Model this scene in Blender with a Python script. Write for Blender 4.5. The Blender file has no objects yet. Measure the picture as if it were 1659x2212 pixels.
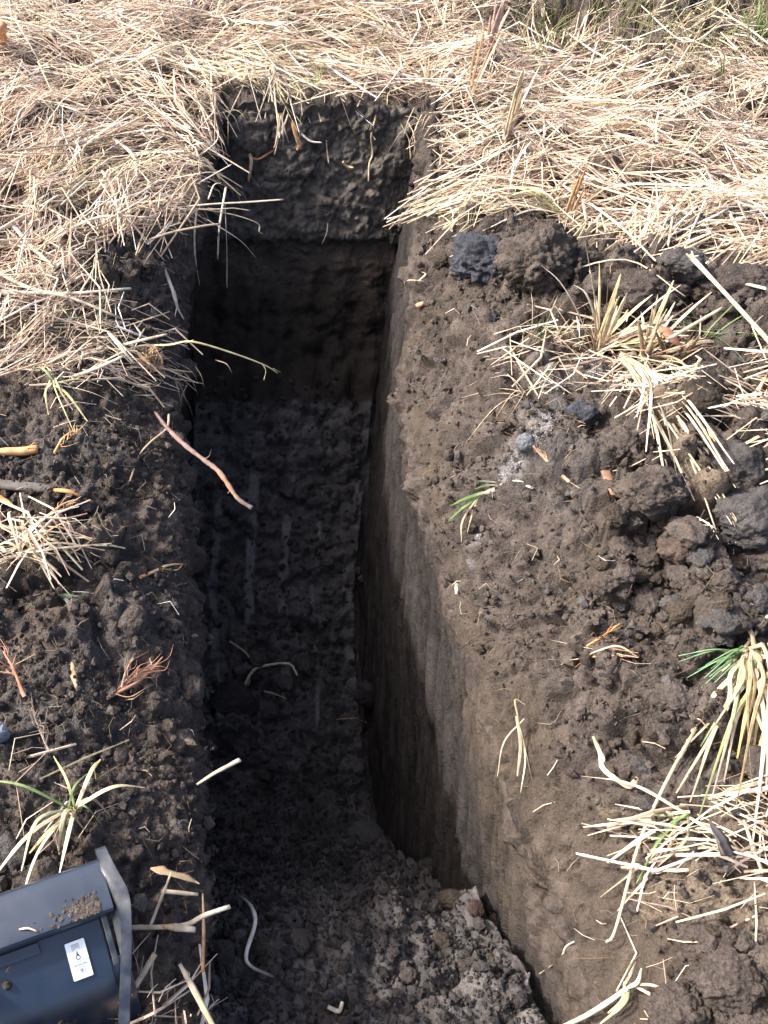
import bpy, math, random
import numpy as np
from mathutils import Vector, Matrix, Quaternion
from mathutils.bvhtree import BVHTree

# ---------------------------------------------------------------- camera, light, exposure
SC = bpy.context.scene
COL = SC.collection
HCAM = 1.6
PITCH = math.radians(50.0)
CXP, CYP = 400.0, 1106.0          # principal point (the lens is shifted, the trench runs straight away from it)
FOC = 2000.0                     # in units where the picture is 1659 x 2212
cam_data = bpy.data.cameras.new('camera')
cam_data.sensor_fit = 'VERTICAL'
cam_data.sensor_height = 24.0
cam_data.lens = 24.0 * FOC / 2212.0
cam_data.shift_x = (829.5 - CXP) / 2212.0
cam_data.clip_start = 0.02
cam_data.clip_end = 400.0
cam = bpy.data.objects.new('camera', cam_data)
COL.objects.link(cam)
cam.location = (0, 0, HCAM)
cam.rotation_euler = (math.pi / 2 - PITCH, 0, 0)
SC.camera = cam

SUN_EL, SUN_AZ = math.radians(39.0), math.radians(-78.0)     # azimuth from +Y towards +X
world = bpy.data.worlds.new('World')
SC.world = world
world.use_nodes = True
wn = world.node_tree
sky = wn.nodes.new('ShaderNodeTexSky')
sky.sky_type = 'NISHITA'
sky.sun_disc = False
sky.sun_elevation = SUN_EL
sky.sun_rotation = SUN_AZ
sky.dust_density = 6.0
sky.air_density = 0.7
sky.ozone_density = 0.6
wn.links.new(sky.outputs[0], wn.nodes['Background'].inputs[0])
wn.nodes['Background'].inputs[1].default_value = 0.15
sd = bpy.data.lights.new('sun', 'SUN')
sd.energy = 2.6
sd.angle = math.radians(3.6)
sd.color = (1.0, 0.965, 0.92)
sun = bpy.data.objects.new('sun', sd)
COL.objects.link(sun)
to_sun = Vector((math.sin(SUN_AZ) * math.cos(SUN_EL), math.cos(SUN_AZ) * math.cos(SUN_EL), math.sin(SUN_EL)))
sun.rotation_euler = to_sun.to_track_quat('Z', 'Y').to_euler()
SC.view_settings.view_transform = 'Standard'
SC.view_settings.look = 'None'
SC.view_settings.exposure = 1.42
SC.view_settings.gamma = 1.0
SC.view_settings.use_curve_mapping = False

rng = np.random.default_rng(7)
random.seed(7)

# ---------------------------------------------------------------- camera maths
_cy, _sy = 1.0, 0.0
_cp, _sp = math.cos(PITCH), math.sin(PITCH)
FWD = np.array([_sy * _cp, _cy * _cp, -_sp])
RGT = np.array([_cy, -_sy, 0.0])
UPV = np.cross(RGT, FWD)
CAM = np.array([0, 0, HCAM])


def project(P):
    q = np.asarray(P, float) - CAM
    z = q @ FWD
    z = np.where(z < 0.05, 0.05, z)
    return CXP + FOC * (q @ RGT) / z, CYP - FOC * (q @ UPV) / z, z


def ray(px, py):
    d = FWD + RGT * (px - CXP) / FOC - UPV * (py - CYP) / FOC
    return Vector(d)


def sstep(x, a, b):
    t = np.clip((x - a) / (b - a), 0, 1)
    return t * t * (3 - 2 * t)


# ---------------------------------------------------------------- noise
_pr = np.random.default_rng(3)
PERM = _pr.permutation(256).astype(np.int32)
PERM = np.concatenate([PERM, PERM, PERM])
GR = _pr.normal(size=(256, 3)).astype(np.float32)
GR /= np.linalg.norm(GR, axis=1)[:, None]
RND = _pr.random((256, 3)).astype(np.float32)


def _hash(i, j, k):
    return PERM[PERM[PERM[i & 255] + (j & 255)] + (k & 255)]


def perlin(P, s=1.0, off=0.0):
    P = np.asarray(P, np.float32) * np.float32(s) + np.float32(off)
    I = np.floor(P).astype(np.int32)
    F = P - I
    W = F * F * F * (F * (F * 6 - 15) + 10)
    out = 0
    for dx in (0, 1):
        wx = W[:, 0] if dx else 1 - W[:, 0]
        for dy in (0, 1):
            wy = W[:, 1] if dy else 1 - W[:, 1]
            for dz in (0, 1):
                wz = W[:, 2] if dz else 1 - W[:, 2]
                g = GR[_hash(I[:, 0] + dx, I[:, 1] + dy, I[:, 2] + dz)]
                d = g[:, 0] * (F[:, 0] - dx) + g[:, 1] * (F[:, 1] - dy) + g[:, 2] * (F[:, 2] - dz)
                out = out + wx * wy * wz * d
    return out * 1.4


def fbm(P, s, octv=4, gain=0.5, off=0.0, ridged=False):
    r, a = 0, 1.0
    for o in range(octv):
        n = perlin(P, s * 2.03 ** o, off + 17.3 * o)
        if ridged:
            n = 1 - 2 * np.abs(n)
        r = r + a * n
        a *= gain
    return r


def worley(P, s=1.0, off=0.0):
    P = np.asarray(P, np.float32) * np.float32(s) + np.float32(off)
    I = np.floor(P).astype(np.int32)
    F = P - I
    f1 = np.full(len(P), 9.0, np.float32)
    f2 = f1.copy()
    idn = np.zeros(len(P), np.int32)
    for dx in (-1, 0, 1):
        for dy in (-1, 0, 1):
            for dz in (-1, 0, 1):
                h = _hash(I[:, 0] + dx, I[:, 1] + dy, I[:, 2] + dz)
                r = RND[h]
                d = (r[:, 0] + dx - F[:, 0]) ** 2 + (r[:, 1] + dy - F[:, 1]) ** 2 + (r[:, 2] + dz - F[:, 2]) ** 2
                c = d < f1
                f2 = np.where(c, f1, np.minimum(f2, d))
                f1 = np.where(c, d, f1)
                idn = np.where(c, h, idn)
    return np.sqrt(f1), np.sqrt(f2), idn


# ---------------------------------------------------------------- mesh helpers
def mesh_np(name, V, F, col=None, smooth=True):
    """V (n,3); F (m,k) all faces with k corners"""
    me = bpy.data.meshes.new(name)
    V = np.ascontiguousarray(V, np.float32)
    F = np.ascontiguousarray(F, np.int32)
    m, k = F.shape
    me.vertices.add(len(V))
    me.vertices.foreach_set('co', V.ravel())
    me.loops.add(m * k)
    me.loops.foreach_set('vertex_index', F.ravel())
    me.polygons.add(m)
    me.polygons.foreach_set('loop_start', np.arange(m, dtype=np.int32) * k)
    me.polygons.foreach_set('loop_total', np.full(m, k, np.int32))
    me.polygons.foreach_set('use_smooth', np.full(m, smooth, bool))
    me.update(calc_edges=True)
    if col is not None:
        c = np.ones((len(V), 4), np.float32)
        c[:, :3] = np.asarray(col, np.float32)[:, :3] if np.ndim(col) == 2 else np.asarray(col, np.float32)[:3]
        if np.ndim(col) == 2 and np.shape(col)[1] == 4:
            c[:, 3] = col[:, 3]
        at = me.color_attributes.new('Col', 'FLOAT_COLOR', 'POINT')
        at.data.foreach_set('color', c.ravel())
    return me


def link(name, me, mat, parent=None):
    o = bpy.data.objects.new(name, me)
    COL.objects.link(o)
    if mat is not None and me is not None and len(me.materials) == 0:
        me.materials.append(mat)
    if parent is not None:
        o.parent = parent
    return o


def tag(o, label=None, cat=None, group=None, kind=None):
    for k, v in (('label', label), ('category', cat), ('group', group), ('kind', kind)):
        if v:
            o[k] = v
    return o


def empty(name, loc, label, cat, group=None):
    o = bpy.data.objects.new(name, None)
    o.empty_display_size = 0.02
    COL.objects.link(o)
    o.location = loc
    return tag(o, label, cat, group)


# ---------------------------------------------------------------- materials
def new_mat(name):
    m = bpy.data.materials.new(name)
    m.use_nodes = True
    nt = m.node_tree
    return m, nt, nt.nodes['Principled BSDF']


def soil_material(name, rough=0.93, bump=0.9, var=0.3, fine=220.0, spec=0.18):
    m, nt, p = new_mat(name)
    N, L = nt.nodes.new, nt.links.new
    at = N('ShaderNodeVertexColor'); at.layer_name = 'Col'
    tc = N('ShaderNodeNewGeometry')
    n1 = N('ShaderNodeTexNoise'); n1.inputs['Scale'].default_value = fine; n1.inputs['Detail'].default_value = 5; n1.inputs['Roughness'].default_value = 0.7
    n2 = N('ShaderNodeTexNoise'); n2.inputs['Scale'].default_value = 26; n2.inputs['Detail'].default_value = 4
    vo = N('ShaderNodeTexVoronoi'); vo.inputs['Scale'].default_value = fine * 0.75
    for t in (n1, n2, vo):
        L(tc.outputs['Position'], t.inputs['Vector'])
    mr = N('ShaderNodeMapRange'); mr.inputs[1].default_value = 0.3; mr.inputs[2].default_value = 0.7
    mr.inputs[3].default_value = 1 - var; mr.inputs[4].default_value = 1 + var
    L(n1.outputs['Fac'], mr.inputs[0])
    mr2 = N('ShaderNodeMapRange'); mr2.inputs[1].default_value = 0.3; mr2.inputs[2].default_value = 0.7
    mr2.inputs[3].default_value = 0.8; mr2.inputs[4].default_value = 1.2
    L(n2.outputs['Fac'], mr2.inputs[0])
    mu = N('ShaderNodeMath'); mu.operation = 'MULTIPLY'
    L(mr.outputs[0], mu.inputs[0]); L(mr2.outputs[0], mu.inputs[1])
    vm = N('ShaderNodeVectorMath'); vm.operation = 'SCALE'
    L(at.outputs['Color'], vm.inputs[0]); L(mu.outputs[0], vm.inputs['Scale'])
    L(vm.outputs[0], p.inputs['Base Color'])
    p.inputs['Roughness'].default_value = rough
    p.inputs['Specular IOR Level'].default_value = spec
    n3 = N('ShaderNodeTexNoise'); n3.inputs['Scale'].default_value = fine * .4; n3.inputs['Detail'].default_value = 3; n3.inputs['Roughness'].default_value = .8
    L(tc.outputs['Position'], n3.inputs['Vector'])
    b0 = N('ShaderNodeBump'); b0.inputs['Strength'].default_value = bump; b0.inputs['Distance'].default_value = 0.010
    L(n3.outputs['Fac'], b0.inputs['Height'])
    b1 = N('ShaderNodeBump'); b1.inputs['Strength'].default_value = bump; b1.inputs['Distance'].default_value = 0.006
    L(b0.outputs[0], b1.inputs['Normal'])
    L(n1.outputs['Fac'], b1.inputs['Height'])
    b2 = N('ShaderNodeBump'); b2.inputs['Strength'].default_value = bump * 0.7; b2.inputs['Distance'].default_value = 0.003
    b2.invert = True
    L(vo.outputs['Distance'], b2.inputs['Height']); L(b1.outputs[0], b2.inputs['Normal'])
    L(b2.outputs[0], p.inputs['Normal'])
    return m


def plant_material(name, rough=0.5, trans=0.25, spec=0.4, streak=True):
    m, nt, p = new_mat(name)
    N, L = nt.nodes.new, nt.links.new
    at = N('ShaderNodeVertexColor'); at.layer_name = 'Col'
    tc = N('ShaderNodeNewGeometry')
    n1 = N('ShaderNodeTexNoise'); n1.inputs['Scale'].default_value = 60; n1.inputs['Detail'].default_value = 4
    L(tc.outputs['Position'], n1.inputs['Vector'])
    mr = N('ShaderNodeMapRange'); mr.inputs[1].default_value = 0.3; mr.inputs[2].default_value = 0.7
    mr.inputs[3].default_value = 0.72; mr.inputs[4].default_value = 1.2
    L(n1.outputs['Fac'], mr.inputs[0])
    vm = N('ShaderNodeVectorMath'); vm.operation = 'SCALE'
    L(at.outputs['Color'], vm.inputs[0]); L(mr.outputs[0], vm.inputs['Scale'])
    L(vm.outputs[0], p.inputs['Base Color'])
    p.inputs['Roughness'].default_value = rough
    p.inputs['Specular IOR Level'].default_value = spec
    if trans > 0:
        tr = N('ShaderNodeBsdfTranslucent'); L(vm.outputs[0], tr.inputs['Color'])
        mx = N('ShaderNodeMixShader'); mx.inputs[0].default_value = trans
        out = nt.nodes['Material Output']
        L(p.outputs[0], mx.inputs[1]); L(tr.outputs[0], mx.inputs[2]); L(mx.outputs[0], out.inputs['Surface'])
    return m


M_SOIL = soil_material('soil')
M_FLOOR = soil_material('trench_floor_soil', rough=0.75, spec=0.35, fine=150, bump=0.7)
M_CLAY = soil_material('wall_clay', rough=1.0, bump=0.6, var=0.25, fine=160, spec=0.03)
M_STRAW = plant_material('straw')
M_GREEN = plant_material('green_blade', rough=0.45, trans=0.3)
M_WOOD = plant_material('root_wood', rough=0.75, trans=0.0, spec=0.2)

# ---------------------------------------------------------------- regions, drawn as outlines in the photograph and laid on the earth
def inpoly(px, py, poly):
    r = np.zeros(len(px), bool)
    n = len(poly)
    for i in range(n):
        x0, y0 = poly[i]; x1, y1 = poly[(i + 1) % n]
        c = (y0 > py) != (y1 > py)
        xx = (x1 - x0) * (py - y0) / ((y1 - y0) + 1e-9) + x0
        r ^= c & (px < xx)
    return r


A_MAIN = [(-900, -900), (2800, -900), (2800, 700), (1659, 585), (1540, 560), (1400, 545), (1260, 525), (1190, 470), (1080, 470), (990, 515),
          (945, 500), (925, 460), (965, 330), (985, 235), (900, 222), (700, 222), (480, 205), (452, 300), (462, 400), (468, 480), (335, 515),
          (215, 525), (190, 600), (265, 680), (205, 760), (130, 830), (0, 800), (-900, 800)]
DENS = [  # (outline, how thick the cover is, grows green?)
    ([(120, 740), (265, 690), (372, 740), (375, 850), (300, 860), (180, 850)], .45),
    ([(90, 820), (200, 830), (260, 880), (230, 930), (120, 920)], .10),
    ([(-200, 1150), (90, 1140), (240, 1150), (220, 1230), (60, 1250), (-200, 1230)], .6),
    ([(-300, 1640), (110, 1620), (240, 1660), (270, 1760), (200, 1860), (-300, 1900)], .09),
    ([(240, 2050), (420, 2090), (470, 2240), (460, 2500), (150, 2500), (220, 2212)], .7),
    ([(1060, 760), (1220, 690), (1420, 640), (1500, 700), (1480, 830), (1560, 900), (1420, 900), (1300, 850), (1150, 860)], .5),
    ([(1290, 800), (1420, 850), (1480, 960), (1560, 1110), (1530, 1130), (1430, 990), (1360, 890)], .85),
    ([(1420, 850), (1560, 870), (1700, 880), (1900, 1000), (1640, 960), (1500, 910)], .85),
    ([(1600, 740), (1900, 700), (1900, 900), (1620, 850)], .45),
    ([(1660, 900), (2400, 700), (2400, 1100), (1665, 1080)], .5),
    ([(1300, 1760), (1460, 1800), (1560, 1700), (1900, 1660), (1900, 2020), (1600, 1990), (1400, 1990), (1350, 1900)], .75),
    ([(1230, 2080), (1420, 2060), (1490, 2110), (1420, 2260), (1200, 2300)], .22),
]


def straw_density(x, y, h=None):
    px, py, z = project(np.stack([x, y, hgt(x, y) if h is None else h], -1))
    wx = np.stack([np.asarray(x), np.asarray(y), 0 * np.asarray(x)], -1)
    px0, py0 = px, py
    px = px + 45 * perlin(wx, 6, 61); py = py + 40 * perlin(wx, 7, 66)
    d = np.where(inpoly(px, py, A_MAIN), 1.0, 0.0)
    for poly, v in DENS:
        d = np.maximum(d, np.where(inpoly(px, py, poly), v, 0))
    px, py = px0, py0
    d = np.where(inpoly(px, py, [(-700, 2150), (-700, 1960), (215, 1815), (290, 1930), (280, 2600), (-700, 2600)]), 0, d)
    d = np.where((y > 5.2) | (px < -1200), 1.0, d)
    return d, px, py


def chaff_colour(P, c):
    d, px, py = straw_density(P[:, 0].astype(float), P[:, 1].astype(float), P[:, 2].astype(float))
    m = (sstep(d, .3, 1.0) * (.55 + .3 * perlin(P, 7, 5)))[:, None]
    m = m * (1 - .7 * (sstep(px, 1000, 1350) * (1 - sstep(py, 80, 240))))[:, None]
    return c + m * (np.array([.23, .18, .13]) * (1 + .5 * perlin(P, 60, 3))[:, None] - c)


# ---------------------------------------------------------------- the ground, the trench
def curve(xs, ys):
    xs, ys = np.array(xs, float), np.array(ys, float)
    return lambda y: np.interp(y, xs, ys)


XLT = curve([-1, .3, .6, 1.0, 1.5, 2.0, 2.4, 2.8, 3.3, 9], [.045, .04, .03, .022, .01, -.03, .00, .07, .12, .14])
XLB = curve([-1, .3, 1.0, 2.0, 2.9, 3.3, 9], [.03, .03, .01, -.02, .02, .05, .1])
XRT = curve([-1, .3, .55, .8, 1.3, 2.0, 2.5, 2.9, 3.3, 9], [.735, .725, .695, .665, .640, .645, .73, .81, .87, .87])
XRB = curve([-1, .3, .55, 1.0, 1.5, 2.0, 2.8, 3.3, 9], [.70, .69, .660, .618, .622, .645, .765, .80, .84])
SHR = curve([-1, .5, 1.0, 2.0, 2.5, 2.95, 9], [.20, .22, .28, .30, .18, .02, 0])      # depth of the sloping shoulder on the far bank
SHL = curve([-1, 1.4, 1.7, 2.2, 2.6, 9], [.09, .09, .14, .12, .01, 0])
DEP = curve([-1, .3, .45, .55, .68, .80, .95, 1.10, 1.25, 1.55, 1.75, 2.0, 2.3, 2.5, 2.7, 9],
            [.32, .34, .38, .46, .66, .90, 1.12, 1.30, 1.36, 1.34, 1.32, 1.24, 1.08, .95, .86, .84])


def steps(segs):
    """segs: (from, to, step0, step1) → growing steps"""
    out = [segs[0][0]]
    for a, b, s0, s1 in segs:
        n = max(2, int(round((b - a) / ((s0 + s1) / 2))))
        t = np.linspace(0, 1, n + 1)[1:]
        w = (s0 * t + (s1 - s0) * t * t / 2) / ((s0 + s1) / 2)
        out += list(a + (b - a) * w)
    return np.array(out)


# columns: kind 0 = ground before the trench, 1 = wall, 2 = floor, 3 = wall, 4 = ground beyond
sl = steps([(0, .9, .0055, .007), (.9, 2.4, .012, .02), (2.4, 40, .2, 6)])[::-1]
sr = steps([(0, 1.0, .0055, .007), (1.0, 2.6, .012, .02), (2.6, 40, .2, 6)])
cols = [(0, s) for s in sl]
cols += [(1, t) for t in np.linspace(0, 1, 60)[1:]]
cols += [(2, t) for t in np.linspace(0, 1, 118)[1:]]
cols += [(3, 1 - (1 - l) ** 1.45) for l in np.linspace(0, 1, 175)[1:]]
cols += [(4, s) for s in sr[1:]]
CK = np.array([c[0] for c in cols]); CT = np.array([c[1] for c in cols])
# rows: (Y, wb)
rows = [(y, 1.0) for y in steps([(-12, -.4, 4, .1), (-.4, .2, .03, .012), (.2, 1.2, .0052, .0052), (1.2, 2.62, .006, .008)])]
tt = np.linspace(0, 1, 150)[1:]
ye = np.interp(tt, [0, .05, .12, .3, .5, .53, .8, 1], [2.62, 2.78, 2.88, 3.0, 3.06, 3.02, 3.14, 3.22])
rows += [(y, 1 - t) for y, t in zip(ye, tt)]
rows += [(y, 0.0) for y in steps([(3.22, 5.0, .012, .02), (5.0, 9.0, .05, .4), (9.0, 60.0, 1, 8)])[1:]]
RY = np.array([r[0] for r in rows]); RW = np.array([r[1] for r in rows])
nr, nc = len(RY), len(CK)
Yg = np.repeat(RY[:, None], nc, 1)
K = np.repeat(CK[None], nr, 0); T = np.repeat(CT[None], nr, 0); WB = np.repeat(RW[:, None], nc, 1)
# beyond the end wall the side-wall columns fan out over the full width
lt, lb, rt, rb = XLT(Yg), XLB(Yg), XRT(Yg), XRB(Yg)
X = np.select([K == 0, K == 1, K == 2, K == 3, K == 4],
              [lt - T, lt + (lb - lt) * T, lb + (rb - lb) * T, rb + (rt - rb) * T, rt + T])
WA = np.select([K == 0, K == 1, K == 2, K == 3, K == 4], [0 * T, T, 0 * T + 1, 1 - T, 0 * T])
W = np.minimum(WA, WB)
S = np.where(K <= 1, lt - X, X - rt)          # distance out from the rim
side = np.where(K == 0, -1, np.where(K == 4, 1, 0))


def ground_height(X, Y, S, side):
    P = np.stack([X, Y, 0 * X], -1).reshape(-1, 3)
    lo = (perlin(P, 1.3) * .035 + perlin(P, 3.1, 5) * .014).reshape(X.shape)
    fade = sstep(S, 0, .25)
    h = lo * fade * sstep(Y, -30, 0)
    # thrown-out soil heaped on the far bank, its shoulder sloping into the trench
    r = np.where(side > 0, 1.0, 0.0)
    nz = perlin(P, 2.0, 21).reshape(X.shape)
    sc_ = np.clip(S / (.24 + .05 * nz), 0, 1)
    h += r * (-SHR(Y)) * (1 - sc_) ** 1.7
    h += r * (sstep(S, .12, .5) * .07 + sstep(S, .35, .9) * .06 + .05 * nz * sstep(S, .2, .5)) * (1 - sstep(Y, 1.9, 2.6))
    l = np.where(side < 0, 1.0, 0.0)
    h += l * (-SHL(Y)) * (1 - np.clip(S / .17, 0, 1)) ** 1.6
    h += l * (sstep(S, .10, .34) * .05 - sstep(S, .5, .9) * .03) * (1 - sstep(Y, 1.5, 1.9))
    h += l * (-.05) * (1 - sstep(S, .1, .30)) * sstep(Y, 1.55, 1.85) * (1 - sstep(Y, 2.2, 2.5))
    return h


side = np.where((side == 0) & (K <= 1), -1, np.where((side == 0) & (K == 3), 1, side))
Zg = ground_height(X, Yg, np.maximum(S, 0), side) * (1 - W) - W * DEP(Yg)
# ridge of fallen soil with a dark gap in the floor
P0 = np.stack([X, Yg, Zg], -1)


def smooth_grid(P, it):
    for _ in range(it):
        Q = P.copy()
        Q[1:-1, 1:-1] = (P[:-2, 1:-1] + P[2:, 1:-1] + P[1:-1, :-2] + P[1:-1, 2:]) / 4
        P = Q
    return P


core = (S < 1.2) & (Yg > -.3) & (Yg < 5)
Ps = smooth_grid(P0, 5)
P0 = np.where(core[..., None], Ps, P0)
Ps = smooth_grid(P0, 45)
wgt = np.where(K != 2, 1.0, 0.0) * (1 - sstep(np.abs(S), .05, .14)) * (1 - sstep(-Zg, .45, .6)) * (1 - sstep(Yg, 2.9, 3.1)) * core
P0 = P0 + (Ps - P0) * wgt[..., None]
du = np.gradient(P0, axis=1); dv = np.gradient(P0, axis=0)
Nn = np.cross(du, dv); Nn /= (np.linalg.norm(Nn, axis=2)[..., None] + 1e-12)
Nn = smooth_grid(Nn, 4); Nn /= (np.linalg.norm(Nn, axis=2)[..., None] + 1e-12)

flat = P0.reshape(-1, 3).astype(np.float32)
NF = Nn.reshape(-1, 3)
k = K.ravel(); wbf = WB.ravel(); w = W.ravel(); yf = Yg.ravel(); xf = flat[:, 0]; s_ = S.ravel(); t_ = T.ravel(); dz = -flat[:, 2]
near = (yf > -.3) & (yf < 5.2) & (np.abs(s_) < 2.7) | ((k > 0) & (k < 4) & (yf > -.3) & (yf < 4))
is_ground = ((k == 0) | (k == 4) | (wbf == 0))
endw = (wbf > 0) & (wbf < 1) & (k > 0) & (k < 4) & (WA.ravel() >= wbf - .02)
sidewall = ((k == 1) | (k == 3)) & ~endw & (wbf > 0)
floor_ = (k == 2) & (wbf >= 1)
disp = np.zeros(len(flat), np.float32)
base = np.zeros((len(flat), 3), np.float32)
SOILC = np.array([.090, .074, .065]); BROWN = np.array([.098, .078, .061]); DARK = np.array([.048, .043, .041]); GREY = np.array([.105, .098, .096])
nlow = np.zeros(len(flat)); nlow[near] = perlin(flat[near], 4.0, 3)
nm = np.zeros(len(flat)); nm[near] = fbm(flat[near], 12, 3, .5, 9)
base[:] = SOILC
base *= (1 + .18 * nlow + .12 * nm)[:, None]

# --- lumpy earth (banks)
def bump_(F, r=1.15):
    return np.sqrt(np.clip(1 - (F * r) ** 2, 0, 1))


def lumpy(Pg, out):
    """height of crumbled earth and a colour factor; 'out' is the distance from the rim (negative: the bucket's side of the trench)"""
    wr = np.stack([perlin(Pg, 22), perlin(Pg, 22, 7), perlin(Pg, 22, 9)], -1)
    f1, f2, idc = worley(Pg + .016 * wr, 15)
    g1, g2, idd = worley(Pg + .006 * wr, 38, 3.3)
    h1, h2, ide = worley(Pg + .004 * wr, 84, 8.3)
    lump = sstep(perlin(Pg, 2.6, 30) + .3 * perlin(Pg, 9, 3), -.30, .25) * (.5 + .5 * sstep(out, .05, .22))
    big = bump_(f1) * (RND[idc, 0] > .3)
    fine_l = .35 + .65 * sstep(perlin(Pg, 5, 13), -.3, .2)
    h = (big * .060 * lump * (.3 + RND[idc, 1]) * (1 + .7 * sstep(Pg[:, 0], .8, 1.1)) + fine_l * bump_(g1) * .025 * (.25 + RND[idd, 0]) +
         bump_(h1) * .0110 * (.2 + RND[ide, 0]) + fbm(Pg, 7, 4, .6) * .022 + perlin(Pg, 120, 2) * .0025 - .012)
    c = SOILC[None] * ((1 + .18 * perlin(Pg, 4, 3) + .12 * fbm(Pg, 12, 3, .5, 9)) * (.80 + .38 * RND[idc, 2]) * (.82 + .34 * RND[idd, 2]))[:, None]
    br = sstep(perlin(Pg, 2.2, 70) + .4 * perlin(Pg, 11, 71), .05, .5)
    c += br[:, None] * .5 * (BROWN * .75 - c)
    gy = sstep(perlin(Pg, 3.1, 90) + .4 * perlin(Pg, 13, 71), .2, .5)
    c += gy[:, None] * .6 * (GREY * .8 - c)
    return h, c


def gouges(P):
    c = (P[:, 1] - 1.1 * P[:, 2]); a = (1.1 * P[:, 1] + P[:, 2])
    Q = np.stack([c * 1.0, a * .33, P[:, 0]], -1)
    f, _, i = worley(Q + .004 * np.stack([perlin(P, 30), perlin(P, 30, 5), perlin(P, 30, 8)], -1), 62, 1)
    return np.clip(1.15 - f * 2.0, 0, 1) * (RND[i, 0] > .5) * sstep(perlin(P, 6, 44), -.35, .15)


g = (is_ground | sidewall) & near
LH = np.zeros(len(flat), np.float32); LC = np.zeros((len(flat), 3), np.float32)
LH[g], LC[g] = lumpy(flat[g], s_[g])
disp[g] = LH[g]; base[g] = LC[g]
q = g & (k == 4) & (s_ < .4) & (yf < 2.8)
Pq = flat[q]
w_sm = np.interp(yf[q], [.2, .55, .9, 1.3, 1.9, 2.5], [.12, .11, .055, .02, .0, -.05])
sm_ = 1 - sstep(s_[q] + .05 * perlin(Pq, 5, 41) + .03 * perlin(Pq, 16, 43), w_sm, w_sm + .05)
st = np.stack([Pq[:, 0] * 0 + 3, (Pq[:, 1] - 1.1 * Pq[:, 2]) * .8, Pq[:, 2] * .25], -1)
ss = fbm(st, 26, 4, .6, 2)
pits = gouges(Pq)
disp[q] = LH[q] * (1 - .75 * sm_) + sm_ * (ss * .007 - pits * .012)
cb_ = (BROWN * .84)[None] * (1 + .25 * ss + .3 * fbm(Pq, 7, 4, .6, 55))[:, None] * (1 - .5 * pits)[:, None]
base[q] = LC[q] + (sm_ * .85)[:, None] * (cb_ - LC[q])
# --- side walls: scraped smooth, streaks running down, small pits
q = sidewall & near
Pq = flat[q]
st = np.stack([Pq[:, 0] * 0 + k[q], (Pq[:, 1] - 1.1 * Pq[:, 2]) * .8, Pq[:, 2] * .25], -1)
str1 = fbm(st, 26, 4, .6, 2)
str2 = fbm(st, 9, 3, .5, 12)
depth = dz[q]
pt = fbm(Pq, 5, 4, .6, 55)
blend = sstep(depth - SHR(yf[q]) * .9 + .12 * nlow[q] + .07 * perlin(Pq, 11, 77), .0, .13)            # rough near the rim
pits = gouges(Pq)
rough = LH[q]
scr = sstep(fbm(st, 40, 3, .6, 91) + .3 * pt, .25, .6)
disp[q] = blend * (str1 * .0100 + str2 * .010 - scr * .008 - pits * .012 * (1 - sstep(depth, .7, 1.1)) + perlin(Pq, 6) * .010) + (1 - blend) * rough
# brown loam high on the wall; dark clay below, rim shadow painted into it
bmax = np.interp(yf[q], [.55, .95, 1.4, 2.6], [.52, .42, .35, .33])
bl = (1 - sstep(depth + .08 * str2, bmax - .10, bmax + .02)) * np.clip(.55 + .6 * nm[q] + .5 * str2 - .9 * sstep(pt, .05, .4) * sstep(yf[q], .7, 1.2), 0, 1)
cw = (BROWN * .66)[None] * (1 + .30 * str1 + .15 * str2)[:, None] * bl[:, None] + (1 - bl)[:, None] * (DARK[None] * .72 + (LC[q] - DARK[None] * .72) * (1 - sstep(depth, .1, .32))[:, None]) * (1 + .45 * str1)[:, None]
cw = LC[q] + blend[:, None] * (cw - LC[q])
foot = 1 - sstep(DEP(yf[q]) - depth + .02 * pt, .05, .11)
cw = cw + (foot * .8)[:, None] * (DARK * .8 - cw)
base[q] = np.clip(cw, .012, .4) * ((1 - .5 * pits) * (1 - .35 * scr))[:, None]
# --- end wall
q = endw & near
Pq = flat[q]
depth = dz[q]
wrp = Pq + .02 * np.stack([perlin(Pq, 12), perlin(Pq, 12, 7), perlin(Pq, 12, 9)], -1)
b1, b2, bid = worley(wrp, 8.5, 2)
c1, c2, cid = worley(wrp, 26, 6)
crack = sstep(b2 - b1, 0, .10)
crack2 = sstep(c2 - c1, 0, .16)
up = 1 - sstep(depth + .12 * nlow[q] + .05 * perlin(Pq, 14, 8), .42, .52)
dry = sstep(.42 - depth + .2 * nlow[q] + .1 * perlin(Pq, 8, 31), 0, .2)
k1, _, kid = worley(wrp, 34, 16); k2, _, kid2 = worley(wrp, 75, 26)
upper = dry * ((crack - 1) * .009 * (perlin(Pq, 6, 61) > -.1) + (RND[bid, 0] - .5) * .022 + (crack2 - 1) * .006 + (RND[cid, 0] - .5) * .014) + (.45 + .55 * (1 - dry)) * (
    bump_(k1) * .022 * (RND[kid, 0]) + bump_(k2) * .010 * RND[kid2, 1]) + fbm(Pq, 12, 5, .6) * .020
gro = np.sin(Pq[:, 0] * 2 * math.pi / .115 + 2 * perlin(Pq, 3)) * .010
sc1, _, sid = worley(Pq * np.array([1, 1, 1.6]), 15, 4)
lower = gro * 1.2 + fbm(Pq, 7, 5, .6) * .030 + bump_(worley(Pq, 22, 15)[0]) * .010 - sc1 * .018 * sstep(depth, .55, .8) + bump_(worley(Pq, 16, 5)[0]) * .04 * sstep(depth, .54, .70) + np.clip(1 - worley(Pq, 34)[0], 0, 1) * .012 * sstep(depth, .75, 1.0)
disp[q] = up * upper + (1 - up) * lower
uc = (np.array([.115, .102, .09]))[None] * (.8 + .4 * RND[bid, 1])[:, None] * (.85 + .3 * RND[cid, 2])[:, None]  # upper face paler: its sky light is put into the colour
band = np.exp(-((depth - .50 - .03 * nlow[q]) / .06) ** 2)
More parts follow.
